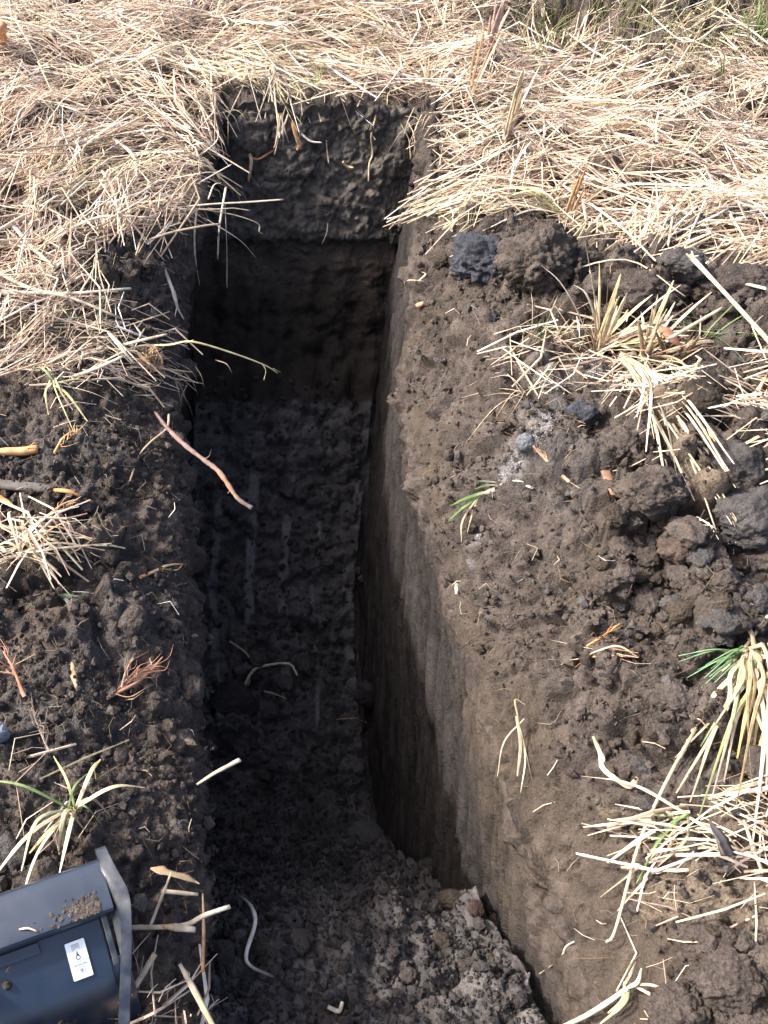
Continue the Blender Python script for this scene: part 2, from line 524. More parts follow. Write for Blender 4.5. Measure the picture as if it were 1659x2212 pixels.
lc = (np.array([.095, .078, .063]) * (1 - .55 * sstep(depth, .50, .68))[:, None]) * (1 + .3 * nm[q])[:, None]  # darkens with depth: shade of the trench painted into the brown
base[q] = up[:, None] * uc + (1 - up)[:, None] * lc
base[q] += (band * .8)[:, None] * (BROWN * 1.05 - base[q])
# --- floor: torn lumps with polished tooth tracks
q = floor_ & near
Pq = flat[q]
xr = t_[q]
sc = Pq * np.array([1, 1.5, .4])
a1, a2, aid = worley(sc + .012 * np.stack([perlin(Pq, 25), perlin(Pq, 25, 7), perlin(Pq, 25, 9)], -1), 14, 5)
d1, d2, did = worley(sc, 36, 9)
e1, e2, eid = worley(Pq, 95, 9)
rough = bump_(a1, 1.2) * .050 * (.2 + RND[aid, 0]) + bump_(d1) * .020 * (.2 + RND[did, 0]) + bump_(e1) * .005 + fbm(Pq, 5, 4, .6) * .03
trk = np.zeros(len(Pq))
for cx, wd in ((.05, .030), (.19, .028), (.38, .036), (.57, .034), (.74, .018), (.94, .034)):
    trk = np.maximum(trk, 1 - sstep(np.abs(xr - cx - .012 * perlin(Pq, 3, cx * 90)), wd * .6, wd))
pat = sstep(perlin(Pq * np.array([2.0, 1, 1]), 7.0, 40) + .45 * perlin(Pq, 22, 11), -.30, -.05)
zone = (sstep(yf[q], 1.3, 1.5) * (1 - sstep(yf[q], 2.3, 2.6)) + .25 * (1 - sstep(yf[q], .6, .8)) * (xr < .8))
trk = trk * pat * zone * sstep(perlin(Pq, 13, 23) + .35, 0, .25)
disp[q] = rough * (1 - trk) + trk * (.038 + perlin(Pq, 30) * .003)
fc = (DARK * 1.5)[None] * (.7 + .6 * RND[aid, 2])[:, None] * (.8 + .4 * RND[did, 1])[:, None]
fc = fc * (1 + .10 * (1 - sstep(yf[q], .55, .9)))[:, None]
base[q] = fc * (1 - trk[:, None]) + trk[:, None] * np.array([.135, .128, .124])
ridge = np.exp(-((yf[q] - 1.47) / .06) ** 2) * (1 - sstep(xr, .25, .42)) * .09
disp[q] += ridge

D3 = (flat + NF * disp[:, None]).reshape(nr, nc, 3).astype(np.float32)
base = np.clip(base, .01, .6)
IDX = np.arange(nr * nc).reshape(nr, nc)


def sub_mesh(name, r0, r1, c0, c1, mat):
    ids = IDX[r0:r1 + 1, c0:c1 + 1]
    a, b = ids.shape
    loc = np.arange(a * b).reshape(a, b)
    F = np.stack([loc[:-1, :-1], loc[:-1, 1:], loc[1:, 1:], loc[1:, :-1]], -1).reshape(-1, 4)
    me = mesh_np(name, D3.reshape(-1, 3)[ids.ravel()], F, base[ids.ravel()])
    o = link(name, me, mat)
    o['kind'] = 'structure'
    return o


cL = int(np.where(CK == 1)[0][0]) - 1; cF0 = int(np.where(CK == 2)[0][0]) - 1
cF1 = int(np.where(CK == 3)[0][0]) - 1; cR = int(np.where(CK == 4)[0][0]) - 1
rE = int(np.where(RW < 1)[0][0]) - 1; rT = int(np.where(RW == 0)[0][0])
rB = int(np.argmin(np.abs(RY - 2.45)))
# pale bloom of mould soaked into the soil
gq = np.where(is_ground & (yf > .5) & (yf < 3) & (xf > .4) & (xf < 1.6))[0]
mx_, my_, _ = project(flat[gq])
mb = np.zeros(len(gq))
for ax, ay, ar in ((1280, 800, 20), (1185, 825, 28), (1170, 925, 34), (1175, 950, 20), (1110, 1000, 26), (1098, 1030, 20), (1045, 1100, 12), (1040, 1170, 14), (1036, 1220, 8)):
    mb = np.maximum(mb, np.exp(-(((mx_ - ax) / ar) ** 2 + ((my_ - ay) / ar) ** 2)))
mb *= np.clip(.45 + 1.2 * fbm(flat[gq], 45, 3, .6, 31), 0, 1)
base[gq] += (mb * .75)[:, None] * (np.array([.36, .35, .36]) - base[gq])
# chaff and rotted straw colour the ground under the straw cover
gq = np.where(is_ground & (yf > -1) & (yf < 9))[0]
base[gq] = chaff_colour(flat[gq], base[gq])
sub_mesh('trench_floor', 0, rE, cF0, cF1, M_FLOOR)
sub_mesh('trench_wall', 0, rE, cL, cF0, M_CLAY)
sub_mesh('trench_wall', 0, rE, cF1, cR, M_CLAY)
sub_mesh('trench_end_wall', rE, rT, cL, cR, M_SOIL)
sub_mesh('ground', rT, nr - 1, 0, nc - 1, M_SOIL)
sub_mesh('spoil_bank', 0, rT, 0, cL, M_SOIL)
sub_mesh('spoil_bank', 0, rT, cR, nc - 1, M_SOIL)

# coarse copy for ray casts and a height map for straw
st_r = np.unique(np.concatenate([np.arange(0, nr, 3), [nr - 1]])); st_c = np.unique(np.concatenate([np.arange(0, nc, 3), [nc - 1]]))
CV = D3[np.ix_(st_r, st_c)]
ca, cb = CV.shape[:2]
loc = np.arange(ca * cb).reshape(ca, cb)
CFc = np.stack([loc[:-1, :-1], loc[:-1, 1:], loc[1:, 1:], loc[1:, :-1]], -1).reshape(-1, 4)
BVH = BVHTree.FromPolygons([tuple(v) for v in CV.reshape(-1, 3).tolist()], CFc.tolist())
HX0, HY0, HS, HNX, HNY = -3.2, -.4, .01, 680, 640
HM = np.full((HNX, HNY), -9.0)
fl = D3.reshape(-1, 3)
ix = ((fl[:, 0] - HX0) / HS).astype(int); iy = ((fl[:, 1] - HY0) / HS).astype(int)
ok = (ix >= 0) & (ix < HNX) & (iy >= 0) & (iy < HNY)
np.maximum.at(HM, (ix[ok], iy[ok]), fl[ok, 2])
for _ in range(12):
    bad = HM < -8
    if not bad.any():
        break
    M2 = HM.copy()
    for dx, dy in ((1, 0), (-1, 0), (0, 1), (0, -1)):
        M2 = np.where(bad, np.maximum(M2, np.roll(HM, (dx, dy), (0, 1))), M2)
    HM = M2
HM = np.where(HM < -8, 0, HM)


def hgt(x, y):
    i = np.clip(((np.asarray(x) - HX0) / HS).astype(int), 0, HNX - 1)
    j = np.clip(((np.asarray(y) - HY0) / HS).astype(int), 0, HNY - 1)
    return HM[i, j]


def hit(px, py):
    """where the line of sight through a picture point meets the earth: point, normal"""
    d = ray(px, py).normalized()
    p, n, i, dist = BVH.ray_cast(Vector(CAM), d)
    if p is None:
        p = Vector(CAM) + d * 4; n = Vector((0, 0, 1))
    if n.z < 0 and n.dot(d) > 0:
        n = -n
    return p, n


def at_depth(px, py, z):
    return Vector(CAM) + ray(px, py) * z


def depth_of(p):
    return float((np.array(p) - CAM) @ FWD)

def straw_arrays(x, y, length, width, ang, tilt, lift, bend, col, over=.55):
    """three-sided stalks resting on the height map: nine corners, twelve triangles each"""
    n = len(x)
    dx, dy = np.cos(ang) * length / 2, np.sin(ang) * length / 2
    z0 = hgt(x, y)
    def end(sgn):
        ex, ey = x + sgn * dx, y + sgn * dy
        z = hgt(ex, ey)
        z = np.maximum(z, z0 - over * length / 2)
        z = np.minimum(z, z0 + .6 * length / 2)
        return np.stack([ex, ey, z + lift + sgn * tilt * length / 2], -1)
    A, B = end(-1.0), end(1.0)
    mz = np.maximum(z0 + lift, np.minimum((A[:, 2] + B[:, 2]) / 2, z0 + lift + .03)) + np.abs(bend) * length * .15
    C = np.stack([x - np.sin(ang) * bend * length * .25, y + np.cos(ang) * bend * length * .25, mz], -1)
    st = np.stack([A, C, B], 1)
    d = B - A; d /= np.linalg.norm(d, axis=1)[:, None]
    roll = rng.uniform(-.9, .9, n)
    up = np.array([0, 0, 1.0])
    s = np.cross(d, up); s /= np.linalg.norm(s, axis=1)[:, None]
    u = np.cross(s, d)
    s2 = s * np.cos(roll)[:, None] + u * np.sin(roll)[:, None]
    u2 = -s * np.sin(roll)[:, None] + u * np.cos(roll)[:, None]
    w = width[:, None, None] / 2
    tp = np.array([.75, 1.0, .6])[None, :, None]
    ring = [s2[:, None] * w * tp, -s2[:, None] * w * tp, u2[:, None] * w * tp * .75]
    V = np.stack([st + r for r in ring], 2)          # n,3 stations,3 corners,3
    V = V.reshape(-1, 3)
    f = []
    for a in (0, 1):
        for b in range(3):
            b2 = (b + 1) % 3
            f.append([a * 3 + b, a * 3 + b2, a * 3 + 3 + b2, a * 3 + 3 + b])
    F = (np.arange(n)[:, None, None] * 9 + np.array(f)[None]).reshape(-1, 4)
    Cc = np.repeat(col, 9, 0)
    return V, F, Cc


PALE = np.array([[.66, .54, .40], [.72, .62, .50], [.56, .44, .31], [.68, .58, .42], [.44, .33, .24], [.80, .74, .66], [.60, .51, .34], [.30, .24, .19]])
PW = np.array([.21, .17, .16, .14, .10, .06, .08, .08])


def pale(n):
    c = PALE[rng.choice(len(PALE), n, p=PW)]
    return c * np.array([1.01, .99, 1.02]) * rng.uniform(.85, 1.35, (n, 1)) * rng.uniform(.96, 1.04, (n, 3))


def scatter_straw(name, N, lr, wr, zmax, ylim=(.1, 5.2), xl=(-2.7, 3.4), dens_pow=1.0, mul=1.0, bundle=False):
    x = rng.uniform(xl[0], xl[1], N); y = rng.uniform(ylim[0], ylim[1], N)
    d, px, py = straw_density(x, y)
    P = np.stack([x, y, 0 * x], -1)
    nz = perlin(P, 3.2, 4) + .5 * perlin(P, 9, 14)
    thin = 1 - .75 * sstep(nz, .28, .55)
    far = sstep(px, 950, 1250) * (1 - sstep(py, 70, 220)) * (.6 + .8 * sstep(nz, -.3, .2))           # thinner cover where grass grows through
    thin *= np.clip(1 - .8 * far, .06, 1)
    keep = rng.random(N) < np.clip(d ** dens_pow * thin * mul, 0, 1)
    vis = (px > -350) & (px < 2050) & (py > -260) & (py < 2480)
    keep &= vis | (rng.random(N) < .25)
    if bundle:
        x, y = x[keep], y[keep]
        m = rng.integers(8, 30, len(x)); src = np.repeat(np.arange(len(x)), m)
        src = src[:N // 2]
        bang = rng.normal(0, .5, len(x))[src]
        ba = perlin(P[keep], 1.1, 50)[src] * 2.2 + bang
        off = rng.normal(0, .035, len(src)); al = rng.normal(0, .07, len(src))
        x, y = x[src] - np.sin(ba) * off + np.cos(ba) * al, y[src] + np.cos(ba) * off + np.sin(ba) * al
        P = np.stack([x, y, 0 * x], -1)
        keep = rng.random(len(x)) < np.clip(straw_density(x, y)[0] * 1.6, 0, 1)
        bfull = ba
    keep &= (x < XLT(y) + .01) | (x > XRT(y) + .01) | (y > 3.2)
    if bundle:
        ba = bfull[keep]
    x, y = x[keep], y[keep]
    n = len(x)
    P = P[keep]
    flow = perlin(P, 1.1, 50) * 2.2 + .15
    flow = np.where(x > .6, flow - .35, flow)
    ang = flow + rng.normal(0, .55, n) + np.where(rng.random(n) < .25, rng.uniform(-1.6, 1.6, n), 0)
    if bundle:
        ang = ba + rng.normal(0, .13, n)
    L = rng.uniform(lr[0], lr[1], n) * np.where(rng.random(n) < .3, .5, 1)
    L = np.where(straw_density(x, y)[0] < .95, np.minimum(L, rng.uniform(.08, .20, n)), L)
    wd = rng.uniform(wr[0], wr[1], n)
    lift = rng.random(n) ** 1.4 * zmax * (.5 + .9 * sstep(perlin(P, 2.3, 80), -.3, .4)) + .004
    col = np.minimum(pale(n), .88)
    gz = sstep(perlin(P, 1.9, 33), .2, .5) * (rng.random(n) < .25)
    col = col * (1 - gz[:, None] * .5) + gz[:, None] * .5 * np.array([.40, .42, .16])
    return straw_arrays(x, y, L, wd, ang, rng.normal(0, .10, n), lift, rng.normal(0, .5, n), col)


parts = [scatter_straw('a', 3500, (.22, .46), (.0040, .0085), .055),
         scatter_straw('e', 22000, (.14, .36), (.0028, .0072), .060, bundle=True),
         scatter_straw('b', 15000, (.10, .26), (.0030, .0072), .045),
         scatter_straw('c', 40000, (.05, .15), (.0016, .0040), .048),
         scatter_straw('d', 52000, (.02, .08), (.0008, .0018), .050)]


def join(parts):
    off = 0; Vs, Fs, Cs = [], [], []
    for V, F, C in parts:
        Vs.append(V); Fs.append(F + off); Cs.append(C); off += len(V)
    return np.concatenate(Vs), np.concatenate(Fs), np.concatenate(Cs)


V, F, C = join(parts)
print('straw faces', len(F))
o = link('straw_cover', mesh_np('straw_cover', V, F, C, False), M_STRAW)
tag(o, 'thick mat of pale dry straw lying over the ground round the trench', 'straw', kind='stuff')

# ---- loose bits of straw and hair roots on the bare soil
def litter(N, lr, wr, cols, prob):
    x = rng.uniform(-1.0, 1.9, N); y = rng.uniform(.15, 3.2, N)
    d, px, py = straw_density(x, y)
    S_ = np.where(x < .3, XLT(y) - x, x - XRT(y))
    keep = (d < .5) & ((S_ > .01) | (y > 3.3)) & (rng.random(N) < prob)
    x, y = x[keep], y[keep]; n = len(x)
    col = cols[rng.integers(0, len(cols), n)] * rng.uniform(.7, 1.15, (n, 1))
    return straw_arrays(x, y, rng.uniform(lr[0], lr[1], n), rng.uniform(wr[0], wr[1], n), rng.uniform(0, math.pi, n),
                        rng.normal(0, .25, n), rng.random(n) * .008 + .002, rng.normal(0, .9, n), col)


ROOTC = np.array([[.30, .22, .15], [.22, .15, .10], [.42, .34, .24], [.28, .16, .09]])
V, F, C = join([litter(1500, (.015, .06), (.0012, .003), PALE, .5), litter(7000, (.012, .05), (.0005, .0011), ROOTC, .7)])
o = link('straw_litter', mesh_np('straw_litter', V, F, C, False), M_STRAW)
tag(o, 'scattered bits of chaff and hair roots on the bare dark soil', 'straw', kind='stuff')

# ---- crumbs of soil
ICO = None


def ico(sub):
    import bmesh
    bm = bmesh.new()
    bmesh.ops.create_icosphere(bm, subdivisions=sub, radius=1)
    V = np.array([v.co[:] for v in bm.verts]); F = np.array([[v.index for v in f.verts] for f in bm.faces])
    bm.free()
    return V, F


IV, IF = ico(1)


OV = np.array([(1, 0, 0), (-1, 0, 0), (0, 1, 0), (0, -1, 0), (0, 0, 1), (0, 0, -1.0)])
OF = np.array([(0, 2, 4), (2, 1, 4), (1, 3, 4), (3, 0, 4), (2, 0, 5), (1, 2, 5), (3, 1, 5), (0, 3, 5)])


def crumbs(N, xl, yl, rr, shape, keepf, colf, pw=2.6):
    SV, SF = shape
    x = rng.uniform(*xl, N); y = rng.uniform(*yl, N)
    k_ = keepf(x, y); x, y = x[k_], y[k_]; n = len(x)
    r = rr[0] + (rr[1] - rr[0]) * rng.random(n) ** pw
    z = hgt(x, y)
    V = SV[None] * (1 + rng.uniform(-.36, .36, (n, len(SV), 1)))
    V = V * rng.uniform(.6, 1.3, (n, 1, 3)) * r[:, None, None]
    a = rng.uniform(0, 6.28, n); ca_, sa_ = np.cos(a)[:, None], np.sin(a)[:, None]
    V = np.stack([V[..., 0] * ca_ - V[..., 1] * sa_, V[..., 0] * sa_ + V[..., 1] * ca_, V[..., 2]], -1)
    V = V + np.stack([x, y, z + r * .25], -1)[:, None]
    F = (np.arange(n)[:, None, None] * len(SV) + SF[None]).reshape(-1, 3)
    return V.reshape(-1, 3), F, np.repeat(colf(n, x, y), len(SV), 0)


def soilcol(n, x, y):
    c = SOILC[None] * rng.uniform(.6, 1.35, (n, 1))
    b = rng.random(n) < .2
    c[b] = BROWN * rng.uniform(.5, .9, (b.sum(), 1))
    b = rng.random(n) < .15
    c[b] = GREY * rng.uniform(.6, 1.0, (b.sum(), 1))
    return c


def bankkeep(x, y):
    d, px, py = straw_density(x, y)
    S_ = np.where(x < .3, XLT(y) - x, x - XRT(y))
    P = np.stack([x, y, 0 * x], -1)
    return (d < .9) & (S_ > np.interp(y, [.3, .8, 1.2], [.10, .07, .0]) * (x > .3)) & (rng.random(len(x)) < .25 + .75 * sstep(perlin(P, 4, 60), -.2, .3)) & (px > -200) & (px < 1900) & (py < 2400)


def floorkeep(x, y):
    return (x > XLB(y) + .02) & (x < XRB(y) - .03) & (rng.random(len(x)) < .35 + .65 * (y < 1.0))


V, F, C = join([crumbs(12000, (-.9, 2.2), (.15, 3.0), (.005, .014), (IV, IF), bankkeep, soilcol),
                crumbs(60000, (-.9, 2.0), (.15, 3.0), (.0018, .006), (OV, OF), bankkeep, soilcol, 1.5),
                crumbs(12000, (.0, .8), (.25, 1.3), (.002, .006), (OV, OF), floorkeep, lambda n, x, y: (DARK * 1.25)[None] * rng.uniform(.6, 1.5, (n, 1)), 1.5),
                crumbs(4500, (.0, .8), (.25, 2.7), (.005, .015), (IV, IF), floorkeep,
                       lambda n, x, y: (DARK * 1.25)[None] * rng.uniform(.6, 1.5, (n, 1)))])
print('crumb faces', len(F))
o = link('soil_crumbs', mesh_np('soil_crumbs', V, F, C, False), M_SOIL)
tag(o, 'loose crumbs of dark soil strewn over the banks and trench floor', 'soil', kind='stuff')

# ---- thin standing grass far off, where the straw is thin
N = 5200
x = rng.uniform(.2, 3.2, N); y = rng.uniform(3.0, 5.6, N)
_, px, py = straw_density(x, y)
k_ = (rng.random(N) < sstep(px, 850, 1250) * (1 - sstep(py, 90, 230)) + .10 * (py < 120)) & (px < 1900)
x, y = x[k_], y[k_]; n = len(x)
hh = rng.uniform(.04, .20, n); lx = rng.normal(0, .45, n) * hh; ly = rng.normal(0, .45, n) * hh
z0 = hgt(x, y)
wv = rng.uniform(.0012, .0030, n)
tri = []
for t_, ww in ((0, 1), (.5, .8), (1, .15)):
    c0 = np.stack([x + lx * t_ ** 1.8, y + ly * t_ ** 1.8, z0 + hh * t_], -1)
    for a in (0, 2.09, 4.19):
        tri.append(c0 + np.stack([np.cos(a) * wv * ww, np.sin(a) * wv * ww, 0 * wv], -1))
V = np.stack(tri, 1).reshape(-1, 3)
f = [[s3 * 3 + b_, s3 * 3 + (b_ + 1) % 3, s3 * 3 + 3 + (b_ + 1) % 3, s3 * 3 + 3 + b_] for s3 in (0, 1) for b_ in range(3)]
F = (np.arange(n)[:, None, None] * 9 + np.array(f)[None]).reshape(-1, 4)
gc = np.array([[.42, .36, .20], [.30, .30, .13], [.5, .42, .28], [.20, .26, .09]])[rng.integers(0, 4, n)] * rng.uniform(.7, 1.2, (n, 1))
o = link('standing_grass', mesh_np('standing_grass', V, F, np.repeat(gc, 9, 0), True), M_STRAW)
tag(o, 'thin wiry grass standing up through the far straw', 'grass', kind='stuff')

# ---------------------------------------------------------------- single things
def catmull(P, per=5):
    P = np.asarray(P, float)
    if len(P) == 2:
        t = np.linspace(0, 1, per + 1)[:, None]
        return P[0] * (1 - t) + P[1] * t
    Q = np.vstack([2 * P[0] - P[1], P, 2 * P[-1] - P[-2]])
    out = []
    for i in range(1, len(Q) - 2):
        for t in np.linspace(0, 1, per, endpoint=False):
            a, b, c, d = Q[i - 1], Q[i], Q[i + 1], Q[i + 2]
            out.append(.5 * ((2 * b) + (c - a) * t + (2 * a - 5 * b + 4 * c - d) * t * t + (3 * b - a - 3 * c + d) * t ** 3))
    out.append(Q[-2])
    return np.array(out)


def sweep(P, w, flat=.45, sides=6, taper=(1, 1), cols=None, per=5, wob=.05, upref=(0, 0, 1), twist=0.0, fold=0.0, smooth=True):
    """a stalk, blade or root along the points P; w = width; flat = thickness / width; cols = colours from base to tip"""
    C = catmull(P, per) if smooth else np.asarray(P, float)
    n = len(C)
    T = np.gradient(C, axis=0); T /= np.linalg.norm(T, axis=1)[:, None] + 1e-12
    up = np.array(upref, float)
    s = np.cross(T, up); bad = np.linalg.norm(s, axis=1) < .15
    s[bad] = np.cross(T[bad], np.array([0, 1.0, .2]))
    s /= np.linalg.norm(s, axis=1)[:, None]
    u = np.cross(s, T)
    t = np.linspace(0, 1, n)
    tw = twist * t
    s, u = s * np.cos(tw)[:, None] + u * np.sin(tw)[:, None], u * np.cos(tw)[:, None] - s * np.sin(tw)[:, None]
    tp = np.interp(t, np.linspace(0, 1, len(taper)), taper)
    r = w / 2 * tp * (1 + rng.uniform(-wob, wob, n))
    V = []
    for k_ in range(sides):
        a = 2 * math.pi * k_ / sides
        x_, z_ = math.cos(a), math.sin(a) * flat
        zf = z_ + fold * abs(x_)
        V.append(C + s * (x_ * r)[:, None] + u * (zf * r)[:, None])
    V = np.stack(V, 1).reshape(-1, 3)
    F = []
    for i in range(n - 1):
        for k_ in range(sides):
            k2 = (k_ + 1) % sides
            F.append([i * sides + k_, i * sides + k2, (i + 1) * sides + k2, (i + 1) * sides + k_])
    for base_i in (0, (n - 1) * sides):                     # close the ends
        for k_ in range(1, sides - 1, 2):
            F.append([base_i, base_i + k_, base_i + (k_ + 1) % sides, base_i + (k_ + 2) % sides])
    cols = np.atleast_2d(np.array(cols if cols is not None else [.6, .5, .36], float))
    ct = np.stack([np.interp(t, np.linspace(0, 1, len(cols)), cols[:, j]) for j in range(3)], 1)
    ct = ct * rng.uniform(.9, 1.1, (n, 1))
    return V, np.array(F), np.repeat(ct, sides, 0)


def W3(p, lift=.006):
    """(px, py) lies on the earth; (px, py, h) is on the level h metres above the ground plane"""
    if len(p) == 2:
        q, n = hit(p[0], p[1])
        q = np.array(q) + np.array(n) * lift
        return q
    v = (p[1] - CYP) / FOC
    z = (HCAM - p[2]) / (_sp + v * _cp)
    q, n = hit(p[0], p[1])
    if depth_of(q) < z + .004:                       # never under the surface
        return np.array(q) + np.array(n) * lift
    return np.array(at_depth(p[0], p[1], z))


STR = [.66, .55, .40]; WHT = [.74, .67, .56]; YEL = [.62, .54, .28]; BRN = [.36, .24, .15]; RED = [.38, .17, .09]; GRN = [.15, .25, .08]; GR2 = [.27, .34, .16]
ORG = [.50, .26, .11]; DGY = [.10, .09, .085]; TAN = [.50, .40, .27]


def mesh_obj(name, parts, mat, parent=None, smooth=True, origin=None):
    V, F, C = join(parts)
    if origin is not None:
        V = V - np.asarray(origin)
    o = link(name, mesh_np(name, V, F, C, smooth), mat, parent)
    if origin is not None and parent is None:
        o.location = origin
    return o


def stalk(name, label, cat, pts, w, cols=STR, flat=.5, taper=(1, 1, .7), mat=None, lift=.008, side=None, group=None, per=5, **kw):
    """a single stalk, blade or stick; 'side' = list of further (points, width) twigs of the same piece"""
    P = [W3(p, lift) for p in pts]
    org = P[0]
    pr = [sweep(P, w, flat, cols=cols, taper=taper, per=per, **kw)]
    for sp_, sw in (side or []):
        pr.append(sweep([W3(p, lift) for p in sp_], sw, flat, cols=cols, taper=(1, .5), per=4))
    o = mesh_obj(name, pr, mat or M_STRAW, None, True, org)
    return tag(o, label, cat, group)


# ---- straws that stand out, each picked out in the photograph
GL = 'straws sticking out over the trench'
stalk('straw_stalk', 'long pale seed stalk bent at a node, reaching far out over the trench', 'straw', [(175, 812), (285, 752, .05), (365, 745, .06), (415, 738, .075), (500, 762, .03), (570, 788, -.02), (600, 806, -.05)], .0075,
      [STR, YEL, [.62, .60, .42]], side=[([(566, 786, -.02), (574, 800, -.03), (570, 822, -.05)], .0025), ([(590, 796, -.03), (606, 804, -.05)], .003), ([(400, 742, .07), (418, 734, .085)], .004)], taper=(1, 1.1, .9, .5))
stalk('straw_stalk', 'stiff level straw pointing across the gap at the far end of the trench', 'straw', [(380, 448, .04), (455, 441, .04), (530, 437, .03), (612, 431, .02)], .0085, [STR, WHT], taper=(.7, 1, 1, .8))
stalk('straw_stalk', 'short straight straw just under the stiff level one', 'straw', [(400, 452, .03), (470, 452, .02), (505, 450, .0), (540, 455, -.02)], .0065, STR)
stalk('straw_stalk', 'thin drooping straw with a bent tip below the stiff level one', 'straw', [(420, 450, .03), (500, 463, .0), (556, 482, -.04), (560, 500, -.06), (568, 505, -.07)], .0055, STR, taper=(1, .8, .5))
stalk('straw_stalk', 'fine straw slanting steeply down into the far shade', 'straw', [(440, 470, .02), (490, 500, -.02), (525, 525, -.07), (553, 557, -.14)], .0035, WHT)
stalk('straw_stalk', 'hair-thin stem hanging plumb down with a knob at its tip', 'straw', [(486, 440, .01), (488, 480, -.05), (490, 540, -.15), (490, 622, -.3)], .0035, [.6, .57, .5], taper=(.9, .8, .7, 1.5))
stalk('straw_stalk', 'broad pale straw hanging beside the plumb thin stem', 'straw', [(488, 405, .03), (480, 450, 0.0), (473, 500, -.06), (470, 560, -.16)], .007, WHT)
stalk('straw_stalk', 'pale blade dangling over the caved edge, tip curled inward', 'straw', [(425, 455, .03), (420, 510, -.05), (422, 560, -.12), (431, 615, -.22)], .006, WHT)
stalk('straw_stalk', 'dark woody cane lying at the edge where straw meets the caved soil', 'straw', [(322, 518, .03), (370, 502, .035), (440, 488, .03), (475, 484, .02)], .011, [.42, .34, .26], taper=(.9, 1, 1, .8))
for i, (a, b, c, w, lb) in enumerate([
        ((408, 380, .05), (455, 372, .03), (490, 385, .0), .005, 'thin forked straw poking from the fringe beside the dark clefts'),
        ((430, 395, .05), (470, 372, .03), (500, 355, .02), .006, 'straw slanting up and away from the fringe toward the end wall'),
        ((440, 330, .04), (470, 300, .02), (466, 262, .0), .005, 'curved white stem standing against the corner of the end wall'),
        ((450, 430, .04), (462, 400, .03), (478, 395, .02), .005, 'short stub of straw crossing the stiff level one'),
        ((400, 330, .05), (440, 345, .02), (470, 380, -.03), .004, 'fine whisker of straw curving down from the frayed fringe')]):
    stalk('straw_stalk', lb, 'straw', [a, b, c], w, WHT)
stalk('bent_blade', 'white flattened blade folded over in the shade of the trench side', 'dry leaf', [(347, 572, -.04), (362, 598, -.07), (374, 630, -.10), (380, 665, -.16), (392, 688, -.2)], .011, WHT, flat=.25,
      side=[([(375, 628, -.10), (378, 660, -.15), (373, 690, -.2)], .006)])
stalk('straw_stalk', 'thick straight straw lying against the crumbly edge above the root ball', 'straw', [(155, 815, .06), (210, 795, .06), (265, 770, .06)], .013, [STR, WHT])
stalk('straw_stalk', 'white straw crossing over the long seed stalk', 'straw', [(234, 718, .08), (262, 752, .08), (290, 785, .05)], .009, WHT)
stalk('straw_stalk', 'flat straw with a square cut end by the trench edge', 'straw', [(265, 745, .06), (310, 734, .07), (360, 722, .06)], .012, STR)
# ---- on the trench floor
stalk('straw_stalk', 'bent straw like an elbow lying deep on the trench floor', 'straw', [(500, 1382), (530, 1415), (555, 1440), (545, 1475)], .0075, TAN, lift=.03, per=3)
stalk('straw_stalk', 'folded straw shaped like a roof on the trench floor', 'straw', [(543, 1482), (562, 1460), (582, 1434), (610, 1447), (638, 1462)], .012, [TAN, STR, WHT], lift=.035, per=3)
stalk('straw_stalk', 'short thin straw alone on the floor past the fallen ridge', 'straw', [(572, 1497), (592, 1504), (615, 1512)], .006, TAN, lift=.03)
stalk('straw_stalk', 'small chip of straw between the polished tracks on the floor', 'straw', [(668, 1304), (680, 1300)], .010, TAN, lift=.03)
stalk('straw_stalk', 'stub of straw poking in over the trench edge above the step', 'straw', [(425, 1695, .02), (460, 1672, .03), (490, 1656, .03), (518, 1641, .02)], .008, [TAN, STR, WHT], taper=(.6, .9, 1.1))
stalk('white_root', 'long white root with a dark end on the raised step of the floor', 'root', [(514, 1962), (530, 1990), (545, 2022), (560, 2065), (572, 2098), (588, 2125)], .0085, [DGY, [.5, .48, .44], WHT, WHT, [.5, .48, .42], DGY], mat=M_WOOD, lift=.035,
      side=[([(520, 1966), (538, 1976), (552, 1994)], .0025)])
stalk('straw_stalk', 'short white straw stub on the raised step of the floor', 'straw', [(712, 2192), (720, 2170), (728, 2150)], .009, WHT, lift=.02)
stalk('fine_root', 'curving hair root near the foot of the scraped wall', 'root', [(720, 1565), (760, 1560), (790, 1552), (812, 1562)], .003, TAN, lift=.03)
# ---- sticks and roots
b0 = W3((352, 915, .04))
o = mesh_obj('broken_branch', [sweep([W3(p) for p in [(335, 890, .03), (362, 925, .04), (400, 962, .045), (440, 993, .05), (472, 1018, .05), (495, 1050, .04), (515, 1078, .03), (545, 1098, .02)]],
                                      .0115, .9, 8, (.6, .85, 1, .9, 1.15, .95, .85, 1.0), [[.12, .09, .08], [.20, .13, .12], [.19, .13, .115], [.21, .145, .125], [.33, .175, .12], [.25, .16, .13], [.13, .12, .115]], per=7, wob=.16),
    sweep([W3(p) for p in [(440, 993, .05), (452, 985, .07), (456, 972, .09)]], .003, .9, 5, (1, .6), [.2, .14, .12]), sweep([W3(p) for p in [(500, 1056, .04), (492, 1066, .03)]], .004, .9, 5, (1, .5), [.3, .19, .14])], M_WOOD, origin=b0)
tag(o, 'crooked reddish brown branch with a grey broken tip jutting over the trench', 'branch')
stalk('woody_root', 'thick cut orange root end lying on dark soil at the picture edge', 'root', [(-60, 992, .07), (0, 984, .075), (50, 975, .075), (88, 972, .07)], .022, [ORG, [.62, .38, .18], ORG], flat=.85, mat=M_WOOD, taper=(1, .9, 1.05, 1), side=[([(55, 972, .08), (75, 955, .10)], .004)])
stalk('woody_root', 'orange splintered root lying under the long brown husk', 'root', [(112, 1062, .06), (150, 1070, .06), (190, 1082, .05)], .012, ORG, mat=M_WOOD, lift=.012)
